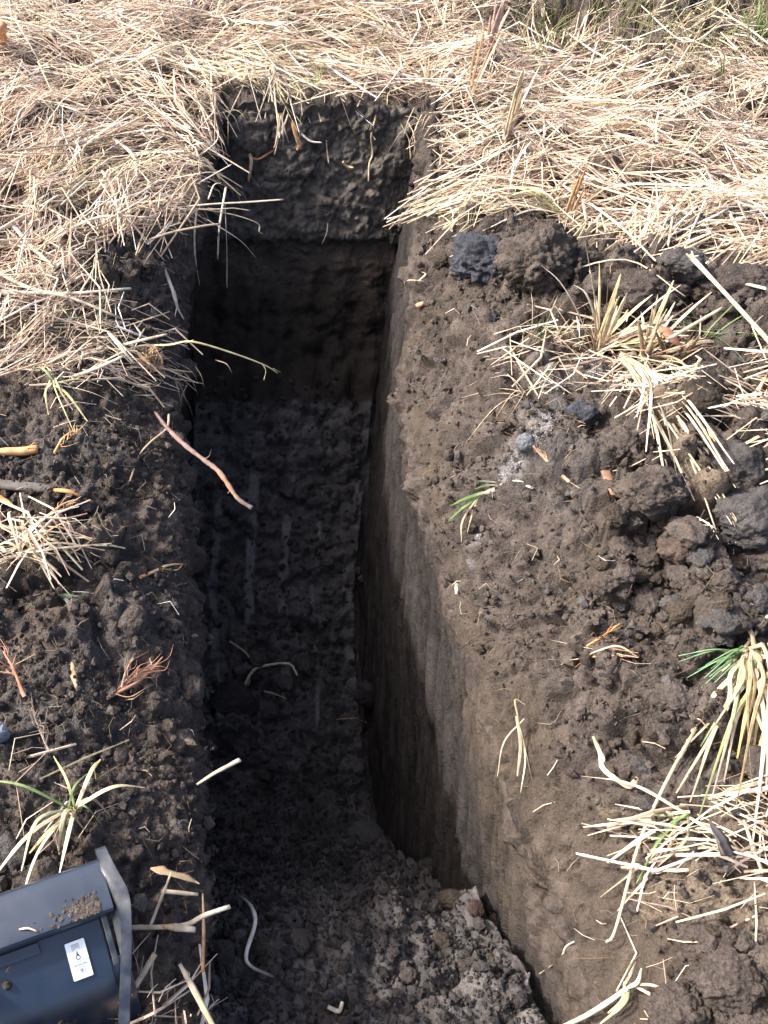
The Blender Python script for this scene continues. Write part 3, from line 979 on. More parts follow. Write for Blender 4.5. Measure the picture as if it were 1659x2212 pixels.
stalk('woody_root', 'stubby orange root stump below the brown husk', 'root', [(-20, 1065, .05), (10, 1080, .05), (34, 1096, .05)], .014, ORG, mat=M_WOOD)
stalk('dark_husk', 'long dark rotten husk half sunk in the soil', 'husk', [(-30, 1045), (40, 1052), (90, 1058), (125, 1064)], .030, DGY, flat=.5, mat=M_WOOD, taper=(.8, 1, .9, .3))
stalk('woody_root', 'thin orange twig lying flat on the dark earth by the trench edge', 'root', [(296, 1248), (330, 1236), (360, 1226), (395, 1216)], .009, [ORG, TAN, ORG], mat=M_WOOD, side=[([(350, 1232), (375, 1232), (388, 1222)], .004)])


def rootlets(name, label, base, tip, n, w, col, spread, up=.03, cat='root', group=None, stem_w=None):
    """a branching bunch of roots: a stem, and fibres that fan out toward the tip, each fibre a part"""
    A, B = W3(base, .01), W3(tip, .02)
    A[2] += .0; B[2] += up
    e = empty(name, A, label, cat, group)
    L = np.linalg.norm(B - A)
    st = mesh_obj('stem', [sweep([A * 0, (B - A) * .5 + rng.normal(0, .06 * L, 3), (B - A) * .9], stem_w or w * 2.2, .8, cols=col, taper=(1.1, .8, .4), wob=.15)], M_WOOD, e)
    for i in range(n):
        t = rng.uniform(.1, .85)
        s = (B - A) * t
        d = (B - A) / L + rng.normal(0, spread, 3); d /= np.linalg.norm(d)
        l = L * rng.uniform(.3, .6) * (1.1 - .4 * t)
        m = s + d * l * .5 + rng.normal(0, .06 * L, 3)
        mesh_obj('rootlet', [sweep([s, m, s + d * l], w * rng.uniform(.5, 1), .8, 4, cols=col, taper=(1, .7, .3), per=4, wob=.15)], M_WOOD, e)
    return e


rootlets('root_cluster', 'russet fibrous root fan standing off the dark bank near the trench edge', (228, 1512), (345, 1432), 16, .0035, [[.30, .16, .11], [.42, .22, .14]], .28)
rootlets('root_cluster', 'russet forked root rising at the picture edge above torn earth', (58, 1500), (8, 1425), 9, .0035, [[.32, .15, .10], [.44, .22, .15]], .35)
rootlets('root_cluster', 'spray of orange rootlets beside the thick cut orange root', (118, 985), (180, 950), 14, .003, [ORG, TAN], .5)
rootlets('root_cluster', 'spray of orange rootlets under the splintered root', (105, 1120), (165, 1085), 10, .003, [ORG, TAN], .4)
rootlets('root_cluster', 'pale dusty rootlets tangled above the clump of dry grass', (105, 1630), (80, 1540), 14, .002, [[.30, .24, .20]], .6)
rootlets('root_cluster', 'grey brown rootlets on the crest above the folded green blade', (260, 1500), (285, 1425), 9, .0022, [[.3, .22, .17]], .5)
rootlets('root_cluster', 'ochre rootlets at the picture edge beyond the grey slab', (1690, 1180), (1620, 1150), 12, .004, [ORG, TAN], .3)
rootlets('root_cluster', 'fine russet rootlets on the smooth bank above the crossed straws', (1265, 1395), (1340, 1370), 8, .002, [ORG], .5)
rootlets('root_cluster', 'rusty root with a torn end sticking up from soil beside white mould', (1225, 1040), (1150, 975), 6, .003, [[.40, .24, .16]], .35, stem_w=.008)
# roots hanging on the end wall
def hang(name, label, pts, w, col, mat=None, **kw):
    return stalk(name, label, 'root', pts, w, col, mat=mat or M_WOOD, lift=.02, **kw)


e = empty('dry_grass_bundle', W3((612, 232), .03), 'bundle of pale dry blades hanging down the upper end wall', 'dry grass')
for i in range(7):
    a = W3((608 + rng.uniform(-5, 8), 232), .035) - W3((612, 232), .03)
    tx, ty = 600 + rng.uniform(-2, 26), 300 + rng.uniform(-8, 25)
    b = W3((tx, ty), .045) - W3((612, 232), .03)
    mesh_obj('blade', [sweep([a, (a + b) / 2 + np.array([0, -.015, 0]), b], rng.uniform(.005, .010), .3, cols=[TAN, WHT], taper=(.7, 1, .4))], M_STRAW, e)
hang('hanging_root', 'thick orange brown root stub knotted into the end wall below the grass', [(630, 264), (640, 290), (650, 312), (640, 325)], .018, [ORG, BRN, ORG])
hang('hanging_root', 'white peg of root beside the orange brown knot on the end wall', [(655, 288), (668, 300), (690, 304)], .012, WHT)
hang('hanging_root', 'russet side root pointing from the end wall toward the far corner', [(545, 345), (560, 342), (592, 332)], .013, RED)
hang('hanging_root', 'split pale bark strip hanging under the russet side root', [(538, 335), (545, 355), (540, 388)], .014, [RED, TAN, BRN])
hang('hanging_root', 'wavy pale root trailing down the middle of the end wall', [(806, 245), (800, 300), (806, 335), (800, 360), (795, 385)], .007, [BRN, TAN, TAN])
hang('hanging_root', 'thin pale root kinked over the cracked face of the end wall', [(700, 300), (702, 330), (712, 345)], .005, TAN)
hang('hanging_root', 'threadlike white root on the lower end wall', [(708, 483), (706, 500), (696, 520)], .004, WHT)
hang('hanging_root', 'small tan wad of root fibre stuck to the middle of the end wall', [(735, 350), (748, 356), (765, 360)], .016, [.5, .36, .22])
hang('hanging_root', 'crooked root at the far corner of the end wall', [(870, 265), (885, 300), (880, 320), (890, 340)], .006, TAN)
# dangling grass at the far corner of the end wall
for j, (bx, by, n, lb) in enumerate([(930, 262, 26, 'matted fringe of dry roots and grass over the far corner of the trench'),
                                     (440, 250, 22, 'frayed fringe of dry grass over the corner opposite the matted one'),
                                     (470, 390, 16, 'whiskery straw fringe under the caved turf edge'),
                                     (370, 820, 18, 'brown drooping grass roots over the trench edge below the root ball')]):
    org = W3((bx, by), .01)
    e = empty('grass_fringe', org, lb, 'dry grass')
    for i in range(n):
        a = np.array([rng.normal(0, .055), rng.normal(0, .04), rng.uniform(-.01, .03)])
        d = np.array([rng.normal(0 if j else -.2, .5) + (.5 if j else 0), rng.normal(-.5, .4), rng.uniform(-.6, .3)])
        d /= np.linalg.norm(d)
        l = rng.uniform(.06, .15)
        b = a + d * l * .6; c = b + d * l * .3 + np.array([0, 0, -.4 * l])
        mesh_obj('blade', [sweep([a, b, c], rng.uniform(.002, .005), .5, 4, (1, .8, .3), [TAN, STR if rng.random() < .6 else BRN], per=3)], M_STRAW, e)
# root ball with straws by the long seed stalk
e = empty('root_ball', W3((300, 790), .03), 'knotted tan root ball tangled in straw at the trench edge', 'root')
for i in range(34):
    a = rng.normal(0, .020, 3); b = rng.normal(0, .022, 3); c = rng.normal(0, .024, 3)
    mesh_obj('rootlet', [sweep([a, b, c], .0035, .8, 4, (1, .7), [[.42, .29, .17], [.30, .2, .12]], per=4)], M_WOOD, e)


# ---- tufts: a base and blades that fan out
def tuft(name, label, cat, base, blades, mat=M_STRAW, lift=.0, group=None):
    """blades: (direction xyz, length, width, droop, colours)"""
    org = W3(base, lift)
    e = empty(name, org, label, cat, group)
    for (d, l, w, g, c) in blades:
        d = np.array(d, float); d /= np.linalg.norm(d)
        s = np.array([rng.normal(0, .008), rng.normal(0, .008), 0])
        P = [s, s + d * l * .35 + np.array([0, 0, -g * l * .10]), s + d * l * .7 + np.array([0, 0, -g * l * .45]), s + d * l + np.array([0, 0, -g * l])]
        mesh_obj('blade', [sweep(P, w * .85, .16, 6, (.8, 1, .9, .25), c, per=4, fold=.35, twist=rng.uniform(-.6, .6))], mat, e)
    return e


def fan(n, az, az_s, el, el_s, l, w, g, cols):
    out = []
    for i in range(n):
        a = az + rng.normal(0, az_s); e_ = el + rng.normal(0, el_s)
        out.append(((math.sin(a) * math.cos(e_), math.cos(a) * math.cos(e_), math.sin(e_)), rng.uniform(*l), rng.uniform(*w), rng.uniform(*g), cols[rng.integers(len(cols))]))
    return out


CD = [[STR, WHT], [TAN, STR], [STR, STR], [BRN, TAN], [TAN, YEL]]
tuft('stubble_clump', 'tall cut stubble clump with splayed pale leaves among dark clods', 'stubble', (1290, 760), fan(30, 0, 3, 1.15, .35, (.10, .34), (.004, .014), (0, .5), CD) + fan(16, 1.5, .6, .5, .3, (.18, .36), (.006, .012), (.1, .4), [[YEL, TAN], [STR, YEL]]))
tuft('stubble_clump', 'second cut stubble clump behind the fan of yellow leaves', 'stubble', (1385, 780), fan(26, 0, 3, 1.2, .3, (.08, .28), (.004, .016), (0, .4), CD) + fan(8, 2.6, .6, .3, .3, (.12, .24), (.005, .010), (.2, .6), [[YEL, TAN]]))
tuft('stubble_clump', 'dark rotten stubble stump beside the russet pod leaf', 'stubble', (1450, 800), fan(12, 0, 3, 1.1, .3, (.08, .16), (.008, .014), (0, .1), [[DGY, BRN], [BRN, TAN]]))
tuft('stubble_clump', 'stubble stump cut off by the picture edge near the diagonal cane', 'stubble', (1655, 850), fan(16, 0, 3, 1.3, .2, (.12, .24), (.010, .02), (0, .1), [[STR, TAN], [ORG, TAN], [BRN, TAN]]))
tuft('stubble_clump', 'upright pair of pinkish stubble stems far off on the straw', 'stubble', (1055, 112), fan(7, 0, 3, 1.4, .1, (.14, .22), (.012, .02), (0, .1), [[[.42, .30, .25], [.50, .38, .33]]]))
tuft('stubble_clump', 'stubble stems standing in the straw beyond the far corner of the trench', 'stubble', (1095, 300), fan(10, 0, 3, 1.35, .15, (.14, .26), (.008, .016), (0, .1), CD))
tuft('stubble_clump', 'forked cane pair leaning over the far corner of the trench', 'stubble', (1005, 250), fan(4, .6, .3, 1.2, .15, (.2, .3), (.008, .013), (0, .1), [[TAN, ORG], [STR, TAN]]))
tuft('stubble_clump', 'brown cut stems rising behind the big crumbly clod', 'stubble', (1225, 470), fan(9, 0, 3, 1.3, .2, (.10, .18), (.008, .014), (0, .1), [[BRN, TAN], [TAN, ORG]]))
tuft('stubble_clump', 'low stubble tuft where the straw thins to earth far off', 'stubble', (930, 205), fan(14, 0, 3, .9, .4, (.08, .2), (.004, .009), (0, .3), CD))
tuft('grass_tuft', 'bright green grass tuft growing far off through the straw', 'grass', (1625, 95), fan(60, 0, 3, 1.0, .35, (.10, .26), (.003, .007), (.1, .5), [[GRN, GR2], [GRN, [.3, .45, .15]], [[.10, .22, .05], GRN]]), mat=M_GREEN)
tuft('grass_tuft', 'thin young grass sprouting beside the white mould', 'grass', (1155, 730), fan(14, 0, 3, 1.2, .3, (.08, .16), (.0018, .003), (.0, .4), [[GRN, GR2], [TAN, STR]]), mat=M_GREEN)
tuft('grass_tuft', 'sparse green blades lying past the diagonal cane', 'grass', (1530, 720), fan(9, 0, 3, .5, .3, (.12, .24), (.003, .005), (.1, .4), [[GRN, GR2]]), mat=M_GREEN)
tuft('grass_tuft', 'faint green grass at the end of the trench under the straw', 'grass', (680, 195), fan(26, 0, 3, .9, .4, (.06, .14), (.002, .004), (.1, .4), [[[.2, .26, .10], [.4, .42, .2]]]), mat=M_GREEN)
e = tuft('green_shoot', 'curved bright green shoot hanging from the scraped wall', 'grass', (1080, 1046), [((-.95, -.25, .1), .115, .010, .30, [WHT, GRN, GRN]), ((-.85, -.45, .05), .135, .012, .42, [WHT, GRN, [.10, .25, .05]]), ((-.7, -.4, .5), .10, .008, .2, [WHT, GR2, GRN]), ((-.9, -.3, .5), .08, .007, .1, [WHT, GRN])], mat=M_GREEN, lift=.02)
A_ = [W3(p, .012) - W3((1080, 1046), .02) for p in [(1150, 1052), (1115, 1048), (1082, 1045)]]
mesh_obj('stem', [sweep(A_, .010, .5, cols=[WHT, [.6, .66, .4]])], M_STRAW, e)
# the hanging bunch of long leaves
bl = []
for (px, py, w, c) in [(1430, 1690, .010, [TAN, STR]), (1450, 1740, .010, [STR, TAN]), (1475, 1660, .008, [GR2, TAN]), (1495, 1640, .009, [TAN, STR]), (1545, 1725, .010, [STR, [.5, .52, .28], WHT]),
                       (1540, 1780, .008, [YEL, GR2]), (1590, 1760, .010, [STR, [.62, .46, .2]]), (1585, 1650, .010, [[.6, .45, .2], [.62, .40, .14]]), (1625, 1740, .011, [STR, TAN]), (1610, 1850, .009, [STR, WHT]),
                       (1650, 1700, .013, [[.5, .38, .28], [.46, .36, .3]]), (1640, 1790, .011, [[.6, .42, .2], STR]), (1520, 1600, .007, [GRN, GR2]), (1640, 1470, .006, [STR, TAN]), (1605, 1560, .011, [[.62, .48, .22], TAN]),
                       (1575, 1620, .010, [STR, YEL]), (1440, 1650, .007, [BRN, TAN]), (1560, 1700, .009, [[.64, .5, .25], STR]), (1630, 1660, .012, [[.64, .47, .2], [.6, .42, .18]]), (1600, 1700, .010, [[.62, .52, .30], STR]),
                       (1620, 1610, .011, [STR, [.62, .45, .2]]), (1530, 1560, .008, [STR, TAN]), (1655, 1620, .012, [TAN, STR]), (1500, 1720, .008, [STR, TAN])]:
    bl.append((px, py, w, c))
org = W3((1570, 1395), .05)
e = empty('leaf_bunch', org, 'long bunch of yellow and green leaves tied by its own base, drooping down the bank', 'dry grass')
for (px, py, w, c) in bl:
    q = W3((px, py), .03) - org
    s = np.array([rng.normal(0, .014), rng.normal(0, .008), rng.normal(0, .006)])
    m = (s + q) * .5 + np.array([rng.normal(0, .012), 0, rng.uniform(.01, .035)])
    m1 = s * .75 + q * .25 + np.array([rng.normal(0, .012), 0, .03])
    mesh_obj('blade', [sweep([s, m1, m, q], w * .85, .14, 6, (.8, 1.1, 1, .3), c, per=5, fold=.4, twist=rng.uniform(-.9, .9))], M_STRAW, e)
for i in range(14):
    q = W3((1515 + rng.uniform(-20, 30), 1450 + rng.uniform(-30, 60)), .03) - org
    s = np.array([rng.normal(-.02, .008), rng.normal(0, .006), rng.normal(.0, .006)])
    mesh_obj('green_blade', [sweep([s, (s + q) * .5 + np.array([0, 0, .02]), q], .004, .3, 5, (1, .9, .3), [GRN, [.22, .42, .22]], per=4)], M_GREEN, e)
for i in range(5):
    q = W3((1560 + rng.uniform(-40, 50), 1385 + rng.uniform(-20, 20)), .06) - org
    mesh_obj('blade', [sweep([rng.normal(0, .01, 3), q * .5 + np.array([0, 0, .015]), q], .009, .3, 6, (1, .9, .5), [TAN, BRN], per=4)], M_STRAW, e)
# the dried tuft lower down
def px_tuft(name, label, base, tips, lift=.03, cat='dry grass', mid=.025, mat=M_STRAW):
    org = W3(base, lift)
    e = empty(name, org, label, cat)
    for t in tips:
        q = W3(t[0], t[3] if len(t) > 3 else .02) - org
        if q[2] > .16:
            q[2] = .16
        s = rng.normal(0, .004, 3)
        m = (s + q) * .5 + np.array([rng.normal(0, .01), rng.normal(0, .01), mid * rng.uniform(.3, 1.2)])
        mesh_obj('blade', [sweep([s, m, q], min(t[1] * .72, .0085), .14, 6, (.7, 1, .9, .3), t[2], per=5, fold=.3, twist=rng.uniform(-.8, .8))], mat, e)
    return e


px_tuft('leaf_bunch', 'dried leaf bundle with two green blades fanning over the bank', (1490, 1790), [
    ((1265, 1690), .012, [STR, WHT]), ((1325, 1730), .010, [STR, WHT]), ((1275, 1795), .010, [YEL, WHT]), ((1280, 1805), .008, [STR]), ((1330, 1870), .012, [STR, WHT]), ((1330, 1780), .007, [GR2, TAN]),
    ((1400, 1905), .010, [GR2, GRN, [.12, .2, .05]]), ((1385, 1900), .006, [GRN, GR2]), ((1420, 1870), .006, [GR2, STR]), ((1560, 1840), .014, [STR, WHT]), ((1310, 1935), .006, [TAN, STR]), ((1345, 1960), .008, [STR]), ((1600, 1860), .008, [STR])], mid=.03)
px_tuft('leaf_bunch', 'spray of straw lying at the lower corner under the scraped slope', (1380, 2130), [
    ((1235, 2215), .010, [STR]), ((1200, 2235), .012, [WHT, STR]), ((1390, 2080), .008, [STR, WHT]), ((1395, 2060), .006, [GR2, TAN]), ((1420, 2150), .008, [STR]), ((1470, 2165), .007, [[.5, .3, .25], TAN]), ((1330, 2190), .010, [STR, YEL]), ((1310, 2215), .010, [GR2, STR]), ((1400, 2100), .01, [WHT])])
px_tuft('leaf_bunch', 'clump of broad yellow leaves and green grass above the dark bucket', (155, 1760), [
    ((305, 1718), .020, [[.62, .57, .36], STR], .05), ((210, 1655), .016, [STR, YEL]), ((115, 1860), .020, [STR, [.60, .55, .33]], .04), ((60, 1900), .010, [GR2, STR]), ((130, 1900), .012, [YEL, WHT]), ((145, 1850), .012, [YEL, STR]), ((-20, 1700), .008, [GRN, GR2]), ((60, 1850), .010, [GR2, YEL]), ((110, 1640), .008, [GR2, YEL]),
    ((-30, 1900), .014, [TAN, STR]), ((175, 1790), .006, [GRN, GR2], .05), ((190, 1700), .006, [GRN, GR2], .06), ((200, 1800), .008, [TAN]), ((230, 1770), .008, [BRN, TAN]), ((30, 1990), .008, [STR])], mid=.05)
px_tuft('leaf_bunch', 'flat pale tuft of broken straw on the dark bank near the orange twig', (60, 1200), [
    ((165, 1085), .012, [STR, WHT]), ((235, 1168), .008, [STR, TAN]), ((230, 1180), .007, [STR]), ((40, 1110), .010, [STR, WHT]), ((150, 1215), .010, [STR]), ((180, 1195), .009, [STR, WHT]), ((-30, 1190), .010, [STR]), ((120, 1150), .010, [ORG, STR]), ((175, 1250), .007, [STR]), ((205, 1140), .006, [ORG, TAN])], mid=.03)
px_tuft('leaf_bunch', 'greenish straw wisp straddling the soil above the cut orange root', (130, 840), [
    ((185, 925), .010, [GR2, YEL]), ((110, 905), .008, [YEL]), ((150, 900), .008, [YEL, STR]), ((95, 880), .007, [STR]), ((170, 870), .007, [GR2, TAN]), ((230, 845), .005, [GR2, YEL]), ((250, 880), .004, [STR]), ((80, 800), .008, [GR2]), ((160, 945), .005, [YEL])])
px_tuft('leaf_bunch', 'strand of long straws streaming between the clods down to the grey slab', (1320, 815), [
    *[((1556 + rng.uniform(-26, 14), 1120 + rng.uniform(-30, 12)), rng.uniform(.007, .012), [[STR, WHT], [STR, TAN], [WHT, STR], [TAN, STR]][k_ % 4], .10) for k_ in range(14)], *[((1480 + rng.uniform(-25, 25), 990 + rng.uniform(-50, 40)), rng.uniform(.007, .012), [[STR, WHT], [TAN, STR]][k_ % 2], .10) for k_ in range(9)], ((1440, 920), .012, [WHT]), ((1600, 900), .012, [STR, TAN]), ((1490, 890), .012, [STR])], lift=.07, mid=.035)
px_tuft('leaf_bunch', 'pale drooping leaf with a torn tip over the scraped slope', (1142, 1560), [
    ((1128, 1680), .012, [TAN, STR]), ((1125, 1730), .005, [STR]), ((1085, 1690), .004, [STR]), ((1150, 1530), .006, [TAN]), ((1168, 1730), .003, [TAN])], mid=.02)
px_tuft('leaf_bunch', 'pair of straw slips hanging beside the mould streak on the wall', (1045, 1085), [((1012, 1180), .006, [STR, YEL]), ((1020, 1160), .006, [YEL]), ((1050, 1060), .004, [TAN])], mid=.01)
px_tuft('leaf_bunch', 'straws crossed like an open fan beneath the russet rootlets', (1370, 1450), [((1290, 1412), .006, [TAN, STR]), ((1195, 1400), .005, [TAN, WHT]), ((1250, 1430), .007, [ORG, TAN]), ((1240, 1455), .004, [ORG])], mid=.01)
px_tuft('leaf_bunch', 'yellow straw shock lying where straw meets the big crumbly clod', (1195, 480), [
    ((1010, 440), .012, [YEL, STR]), ((1030, 418), .012, [[.42, .44, .18], YEL]), ((1060, 425), .012, [[.42, .44, .18], YEL]), ((985, 495), .010, [STR, WHT]), ((1080, 440), .014, [YEL]), ((1000, 470), .010, [YEL, STR]), ((1040, 500), .010, [WHT]), ((1100, 420), .012, [STR]), ((1020, 455), .012, [[.40, .42, .18], STR]), ((1130, 420), .012, [STR, WHT])], mid=.06)
px_tuft('leaf_bunch', 'straw chips laid over the trench lip facing the caved edge', (910, 610), [((860, 640), .010, [STR, TAN]), ((870, 632), .008, [STR]), ((885, 618), .010, [TAN]), ((905, 600), .008, [STR])], mid=.01)
px_tuft('leaf_bunch', 'loose arching grass stems springing from beside the mould', (1130, 850), [
    ((1010, 865), .004, [STR]), ((1045, 850), .003, [TAN]), ((1020, 960), .003, [TAN]), ((1060, 820), .004, [STR]), ((1015, 835), .003, [STR]), ((1180, 800), .006, [STR]), ((1110, 900), .004, [TAN]), ((1075, 905), .003, [TAN]), ((1195, 850), .004, [TAN])], mid=.05)
stalk('straw_cane', 'thick diagonal cane with a frayed head leaning across the clods', 'straw', [(1490, 552, .24), (1540, 605, .23), (1600, 670, .22), (1659, 735, .21), (1760, 850, .18)], .0125, [WHT, STR, STR, TAN], flat=.9, taper=(1.1, .8, .95, 1), per=5,
      side=[([(1500, 562, .24), (1482, 548, .25)], .008), ([(1500, 562, .24), (1494, 542, .25)], .007), ([(1495, 555, .24), (1510, 552, .25)], .005)])
stalk('straw_cane', 'thinner cane crossing under the thick diagonal one', 'straw', [(1440, 735, .19), (1500, 700, .20), (1560, 665, .21)], .010, STR, flat=.9)
stalk('straw_stalk', 'long straw lying along the top of the tangle behind the stubble', 'straw', [(1180, 600, .12), (1350, 560, .16), (1480, 640, .17)], .006, STR)
stalk('straw_stalk', 'straight bleached straw lying over the flat straw beyond the corner', 'straw', [(1022, 245, .03), (1060, 280, .05), (1125, 345, .06)], .011, WHT)
stalk('straw_stalk', 'long bleached straw lying high on the distant straw', 'straw', [(1225, 70, .05), (1300, 120, .06), (1400, 155, .06), (1590, 140, .05)], .010, [WHT, STR])
stalk('straw_stalk', 'wiry long stem arching over the distant grass', 'straw', [(1380, 10, .05), (1480, 90, .12), (1560, 55, .10), (1659, 57, .08)], .008, WHT)
for i, (a, b, c, lb) in enumerate([
        ((30, 500), (90, 540), (130, 600), 'bleached straw slanting down the bulge of the straw mat'),
        ((-10, 600), (100, 640), (270, 660), 'fat straw in the flattened swathe pointing to the caved soil'),
        ((-20, 660), (120, 640), (240, 690), 'yellow straw arched along the flattened swathe'),
        ((120, 560), (200, 520), (330, 500), 'long straw curving along the lower lip of the straw mat'),
        ((270, 330), (285, 370), (310, 420), 'straight white straw standing out on the sunlit mat'),
        ((150, 180), (250, 140), (330, 90), 'curved straw bridging the tangle far behind the mat'),
        ((620, 130), (720, 100), (800, 60), 'long pale straw rising beyond the end of the trench'),
        ((680, 160), (760, 175), (900, 190), 'level straw lying beyond the end of the trench'),
        ((1180, 430), (1300, 510), (1440, 560), 'long straw slanting toward the rough grey clod'),
        ((1250, 400), (1400, 470), (1600, 500), 'long bleached straw on the wide straw field past the stubble'),
        ((1400, 250), (1450, 290), (1500, 350), 'white straw lying askew on the thin far straw'),
        ((1450, 560), (1560, 620), (1680, 650), 'straw reaching over the dark flat clods near the cane')]):
    stalk('straw_stalk', lb, 'straw', [a, b, c], rng.uniform(.010, .014), [STR, WHT] if i % 2 else [WHT, STR], lift=.065)
# beside the bucket
stalk('straw_cane', 'straw cane with a torn brown sheath pointing over the trench above the step', 'straw', [(255, 2003, .06), (330, 2003, .06), (400, 1998, .06), (440, 1978, .06), (497, 1958, .05)], .008, [TAN, TAN, STR, STR, WHT], taper=(.9, 1, 1, .9))
stalk('torn_sheath', 'torn brown leaf sheath wrapped on the straw cane', 'dry leaf', [(350, 2001, .062), (380, 2003, .064), (422, 2008, .060)], .013, [[.55, .34, .16], TAN, WHT], flat=.5, taper=(.3, 1, .7))
stalk('straw_stalk', 'brown upright straw standing at the trench edge beside the bucket', 'straw', [(438, 1930, .02), (440, 2010, .03), (438, 2100, .03)], .006, [TAN, ORG], taper=(.5, 1, .9))
stalk('straw_stalk', 'bright straw with a split head slanting to the trench at the bottom', 'straw', [(388, 2082, .06), (420, 2140, .05), (468, 2230, .03)], .012, [STR, STR, YEL], taper=(.5, .9, .6), flat=.3)
stalk('straw_stalk', 'bright straw slanting against the bucket flank', 'straw', [(335, 2060, .06), (305, 2110, .05), (265, 2170, .05)], .009, [STR, STR], flat=.3)
stalk('dry_leaf', 'crumpled long brown leaf on the dark bank above the cane', 'dry leaf', [(325, 1876, .03), (370, 1890, .035), (430, 1910, .02)], .018, [[.34, .25, .15], [.42, .32, .2]], flat=.2, taper=(.15, .9, .7, 1, .3), fold=.6, wob=.2, twist=.8)
stalk('straw_stalk', 'short clean straw beneath the crumpled brown leaf', 'straw', [(348, 1925, .03), (428, 1932, .02)], .008, STR)
stalk('straw_stalk', 'thin straw standing askew beside the crumpled leaf', 'straw', [(325, 2000, .03), (370, 1885, .07)], .005, STR)
# leaves
stalk('dry_leaf', 'russet pod shaped leaf tip up beside the stubble', 'dry leaf', [(1425, 705, .17), (1445, 722, .17), (1475, 752, .15)], .038, [[.45, .22, .14], [.50, .26, .17]], flat=.35, taper=(.3, 1, 1, .15))
stalk('bark_curl', 'curled strip of pale orange bark lying on the grey slope', 'bark', [(1283, 1588), (1300, 1632), (1325, 1672), (1355, 1690), (1392, 1680)], .013, [[.50, .33, .21], [.62, .5, .38], [.58, .44, .31], [.50, .35, .23]], flat=.22, wob=.15, mat=M_WOOD, taper=(.5, 1, .9, 1.1, .5), lift=.02, fold=.4)
stalk('dry_leaf', 'charcoal rolled leaf like a cone on the lower straw', 'dry leaf', [(1532, 1772, .09), (1540, 1795, .085), (1552, 1822, .075), (1560, 1850, .07)], .030, [[.09, .08, .08], [.12, .105, .10], [.07, .06, .06]], flat=.3, mat=M_WOOD, taper=(.12, .5, .9, 1.1), wob=.12, fold=.9, twist=.5)
stalk('wood_chip', 'small orange wood chip lying at the trench lip', 'wood', [(900, 668), (922, 662)], .018, [.55, .27, .16], flat=.8, mat=M_WOOD, taper=(.8, 1, .8), lift=.02)
stalk('wood_chip', 'orange sliver of wood stuck on the big grey block', 'wood', [(1532, 925, .20), (1541, 940, .20), (1546, 955, .19)], .018, [[.62, .36, .14], [.66, .42, .2]], flat=.4, mat=M_WOOD, taper=(.6, 1, .4))
stalk('wood_chip', 'brown flat sliver of wood sunk in the lumpy bank', 'wood', [(1305, 1010), (1325, 1060)], .024, [.22, .13, .09], flat=.3, mat=M_WOOD, lift=.02)
stalk('orange_stake', 'short orange stake cut off by the picture edge far off', 'stake', [(2, 112, .0), (2, 55, .20)], .045, [[.62, .30, .14], [.66, .36, .18]], flat=.9, mat=M_WOOD, taper=(1, .95))
stalk('dry_leaf', 'small brown curled leaf standing in the torn soil', 'dry leaf', [(156, 1430, .05), (160, 1460, .05), (165, 1495, .03)], .014, [[.42, .26, .15], TAN], flat=.4, taper=(.4, 1, .3))
stalk('grass_piece', 'folded piece of green blade lying on the dark bank', 'grass', [(132, 1290, .04), (180, 1292, .045)], .012, [[.30, .40, .20]], flat=.2, mat=M_GREEN)
stalk('straw_stalk', 'pale curled strip hanging from the folded green blade', 'straw', [(140, 1295, .04), (160, 1315, .04), (185, 1325, .03)], .009, WHT, flat=.3)
stalk('straw_stalk', 'forked dry twig curving down to the trench edge near the branch', 'twig', [(365, 895, .0), (360, 925, .0), (325, 955, .01), (300, 985, .01), (282, 1040, .0)], .006, [TAN, TAN, BRN])
stalk('straw_stalk', 'bent blade arching down the bank beside the leaf bunch', 'straw', [(1659, 1330, .10), (1600, 1410, .11), (1560, 1450, .09)], .006, STR)
stalk('straw_stalk', 'long thin stem trailing down the slope from the dried bundle', 'straw', [(1500, 1560), (1430, 1690), (1415, 1800), (1350, 2010), (1335, 2040)], .006, [TAN, STR, STR], lift=.03)
stalk('fine_root', 'thin pale root curling out low on the scraped slope', 'root', [(1175, 2105), (1200, 2075), (1225, 2050), (1240, 2030)], .0035, [TAN, WHT], lift=.008)
stalk('pale_pod', 'small white husk stuck to the scraped wall', 'husk', [(995, 1262), (992, 1285)], .010, WHT, flat=.6, lift=.01)

# ---- white mould
def fluff(label, spots, name='white_mould', size=1.0):
    """a thin felt of tiny flakes and threads spread on the soil"""
    org = W3(spots[0][:2], .003)
    parts_ = []
    for (px, py, wpx) in spots:
        for i in range(int(wpx * 10)):
            a = rng.uniform(0, 6.28); rr = wpx * .55 * abs(rng.normal(0, .55))
            q = W3((px + math.cos(a) * rr, py + math.sin(a) * rr), rng.uniform(.0005, .004))
            c = np.array([.42, .41, .42]) * rng.uniform(.5, 1.2)
            s_r = rng.uniform(.0007, .0020)
            V = IV * (1 + rng.uniform(-.5, .5, (len(IV), 1))) * s_r * rng.uniform(.5, 1.3, 3)
            parts_.append((V + q, IF, np.repeat([c], len(IV), 0)))
    V, F, C = join(parts_)
    o = link(name, mesh_np(name, V - org, F, C, False), M_MOULD); o.location = org
    return tag(o, label, 'mould', kind='stuff')


